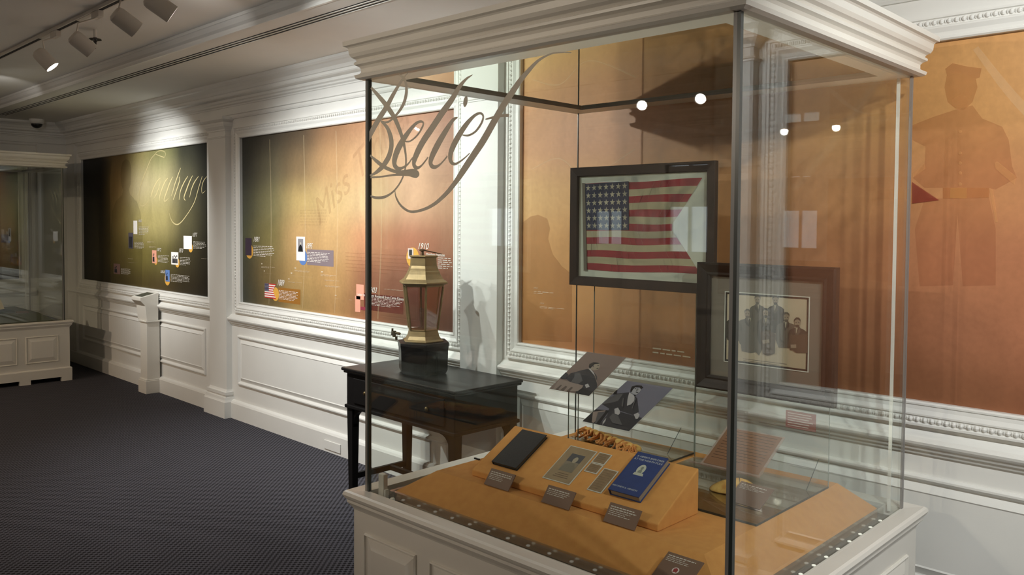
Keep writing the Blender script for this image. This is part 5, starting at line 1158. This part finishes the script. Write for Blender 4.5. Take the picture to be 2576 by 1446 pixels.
w = MB(); w.cyl((LC[0]-.01, LC[1], 1.466), (LC[0]-.01, LC[1], 1.492), .012, .008); w.ell((LC[0]-.01, LC[1], 1.496), .022, .018, .008); w.cyl((LC[0]-.02, LC[1]-.01, 1.500), (LC[0]+.075, LC[1]+.075, 1.474), .004, .0025); w.build('top_valve', mat('dark_bronze', (.16, .10, .06), .35, metal=.85), t, smooth='auto')

# ------------------------------------------------------------------ kiosk by the green mural
t = thing('kiosk', 'white pedestal kiosk with a slanted screen, standing by the green mural', 'kiosk', (-8.17, 3.28, 0))
w = MB(); w.box(-8.245, -8.09, 3.215, 3.34, 0, .70); w.box(-8.262, -8.075, 3.198, 3.345, 0, .125); w.box(-8.256, -8.082, 3.204, 3.342, .125, .137); w.build('column', case_white, t, bevel=.004)
w = MB(); w.prism([(3.204, .685), (3.345, .685), (3.345, .70), (3.204, .70)], 0, -8.258, -8.078); w.build('collar_moulding', case_white, t, bevel=.003)
w = MB(); w.prism([(3.215, .70), (3.325, .70), (3.330, .966), (3.155, .925), (3.155, .895), (3.20, .845)], 0, -8.30, -8.085); w.build('slanted_head', case_white, t, bevel=.004)
w = MB(); w.add([(-8.275, 3.180, .9328), (-8.11, 3.180, .9328), (-8.11, 3.295, .9600), (-8.275, 3.295, .9600)], [(0, 1, 2, 3)]); w.build('touch_screen', mat('screen_glass', (.09, .10, .09), .15), t)

# outlet plate on the baseboard by the table
t = thing('outlet_cover', 'white rectangular cover plate on the baseboard left of the table', 'cover plate', (-5.09, 3.32, .05))
w = MB(); w.box(-5.195, -4.99, 3.320, 3.3265, .020, .085); w.build('cover_plate', white, t, bevel=.003)

# ------------------------------------------------------------------ ceiling fittings
for n, (y, lab) in enumerate(((2.525, 'dark air slot in the soffit, nearest the ceiling tray'), (2.556, 'dark air slot in the soffit, middle of the three'), (2.587, 'dark air slot in the soffit, nearest the murals'))):
    t = thing('air_slot', lab, 'air vent', (-4, y, ZC), WORLD, 'long air slots in the ceiling soffit')
    w = MB(); w.box(-10.2, 2.0, y-.005, y+.005, ZC-.0012, ZC-.0002); w.build('slot_opening', slot_m, t)
    w = MB(); w.box(-10.2, 2.0, y+.0052, y+.012, ZC-.004, ZC-.0002); w.build('slot_lip', ceil_m, t)
def track(name, y, label, x0=-9.6, x1=2.4, gaps=()):
    t = thing(name, label, 'lighting track', ((x0+x1)/2, y, ZU), WORLD, None)
    w = MB(); w.box(x0, x1, y-.019, y-.011, ZU-.02, ZU-.0005); w.box(x0, x1, y+.011, y+.019, ZU-.02, ZU-.0005); w.box(x0, x1, y-.011, y+.011, ZU-.008, ZU-.0005); w.build('rail', track_m, t)
    x = x0
    for g0, g1 in sorted(gaps)+[(x1, x1)]:
        if g0 > x: w = MB(); w.box(x, g0, y-.0105, y+.0105, ZU-.0205, ZU-.0085); w.build('contact_slot', slot_m, t)
        x = g1
    for g0, g1 in gaps: w = MB(); w.box(g0, g1, y-.0105, y+.0105, ZU-.0215, ZU-.0085); w.build('track_cover', track_m, t)
    return t
def track_light(L, ytr, n):
    loc, tgt, label, vis = Vector(L[0]), Vector(L[1]), L[5], L[4]
    d = (tgt-loc).normalized(); back = loc-d*.012; tail = loc-d*.19
    t = thing('track_spotlight', label, 'spotlight', (loc.x, ytr, ZU-.02), WORLD, 'spotlights on the ceiling tracks')
    w = MB(); w.cyl(loc-d*.0, back-d*.0, .052, .052, 24)
    w = MB()
    a = d.orthogonal().normalized(); b = d.cross(a)
    ring = lambda p, r: [p+r*(math.cos(2*math.pi*k/28)*a+math.sin(2*math.pi*k/28)*b) for k in range(28)]
    w.loft([ring(loc-d*.018, .038), ring(loc-d*.002, .041), ring(loc-d*.002, .044), ring(loc-d*.105, .044), ring(loc-d*.120, .040), ring(loc-d*.130, .028)], caps=False)
    w.add(ring(loc-d*.130, .028), [tuple(range(28))])
    w.build('lamp_housing', track_m, t, smooth='auto')
    w = MB(); w.cyl(loc-d*.020, loc-d*.014, .038, .038, 28); w.build('lamp_lens', lens_m if vis == 1 else lens_dim, t)
    w = MB(); top = Vector((loc.x-d.x*.10, ytr, ZU-.06)); mid = loc-d*.085
    s_ = Vector((-d.y, d.x, 0)).normalized()*.048
    w.tube([mid+s_, mid+s_+Vector((0, 0, .06)), Vector((mid.x, mid.y, mid.z+.10))+s_*.4, Vector((mid.x, ytr, ZU-.055))], .006, 6)
    w.build('lamp_arm', track_m, t)
    w = MB(); w.box(mid.x-.055, mid.x+.055, ytr-.016, ytr+.016, ZU-.058, ZU-.0205); w.build('track_adapter', track_m, t, bevel=.003)
    w = MB(); w.tube([mid+s_*.8, mid+s_*1.15], .012, 10); w.build('tilt_knob', mat('knob_grey', (.12, .10, .09), .6) if 'knob_grey' not in bpy.data.materials else bpy.data.materials['knob_grey'], t)
TR1, TR2 = 1.745, -1.845
g1 = [(L[0][0]-.32, L[0][0]+.02) for L in LAMPS[:7]]
track('ceiling_track', TR1, 'white lighting track with dark contact slots on the ceiling near the murals', gaps=g1)
track('ceiling_track', TR2, 'white lighting track on the window side of the ceiling', gaps=[(L[0][0]-.08, L[0][0]+.08) for L in LAMPS[7:]])
for n, L in enumerate(LAMPS): track_light(L, TR1 if n < 7 else TR2, n)
# sprinkler
SX, SY = -5.62, 1.93
t = thing('sprinkler_head', 'small dark metal fire sprinkler head hanging from the ceiling by the spotlights', 'sprinkler', (SX, SY, ZU))
w = MB(); w.cyl((SX, SY, ZU-.0005), (SX, SY, 2.80), .011); w.build('drop_pipe', ceil_m, t)
w = MB(); w.cyl((SX, SY, 2.80), (SX, SY, 2.775), .012); w.tube([(SX-.014, SY, 2.78), (SX-.016, SY, 2.755), (SX, SY, 2.735)], .003, 6); w.tube([(SX+.014, SY, 2.78), (SX+.016, SY, 2.755), (SX, SY, 2.735)], .003, 6); w.cyl((SX, SY, 2.78), (SX, SY, 2.730), .004)
w.build('sprinkler_body', mat('chrome_dark', (.12, .12, .12), .25, metal=1), t)
w = MB(); w.lathe((SX, SY, 2.786), [(.038, 0), (.036, .006), (.012, .008)], 20); w.build('escutcheon', bpy.data.materials['chrome_dark'], t, smooth='auto')
# dome camera
t = thing('security_camera', 'small black dome camera under the ceiling in the far corner', 'camera', (-10.35, 2.93, ZC))
w = MB(); w.lathe((-10.35, 2.93, ZC), [(.075, -.0005), (.075, -.035), (.06, -.05)], 24); w.build('camera_base', ceil_m, t, smooth='auto')
w = MB(); w.ell((-10.35, 2.93, ZC-.05), .058, .058, .05, 20, 10); w.build('dark_dome', dark, t, smooth=True)
# faint round cover on the ceiling
w = MB(); w.lathe((-3.95, 2.0, ZU), [(.07, -.0005), (.07, -.006), (.06, -.008)], 32); tagit(w.build('ceiling_cover', ceil_m, org=(-3.95, 2.0, ZU), smooth='auto'), 'flat round blank cover on the tray ceiling right of the spotlights', 'cover')
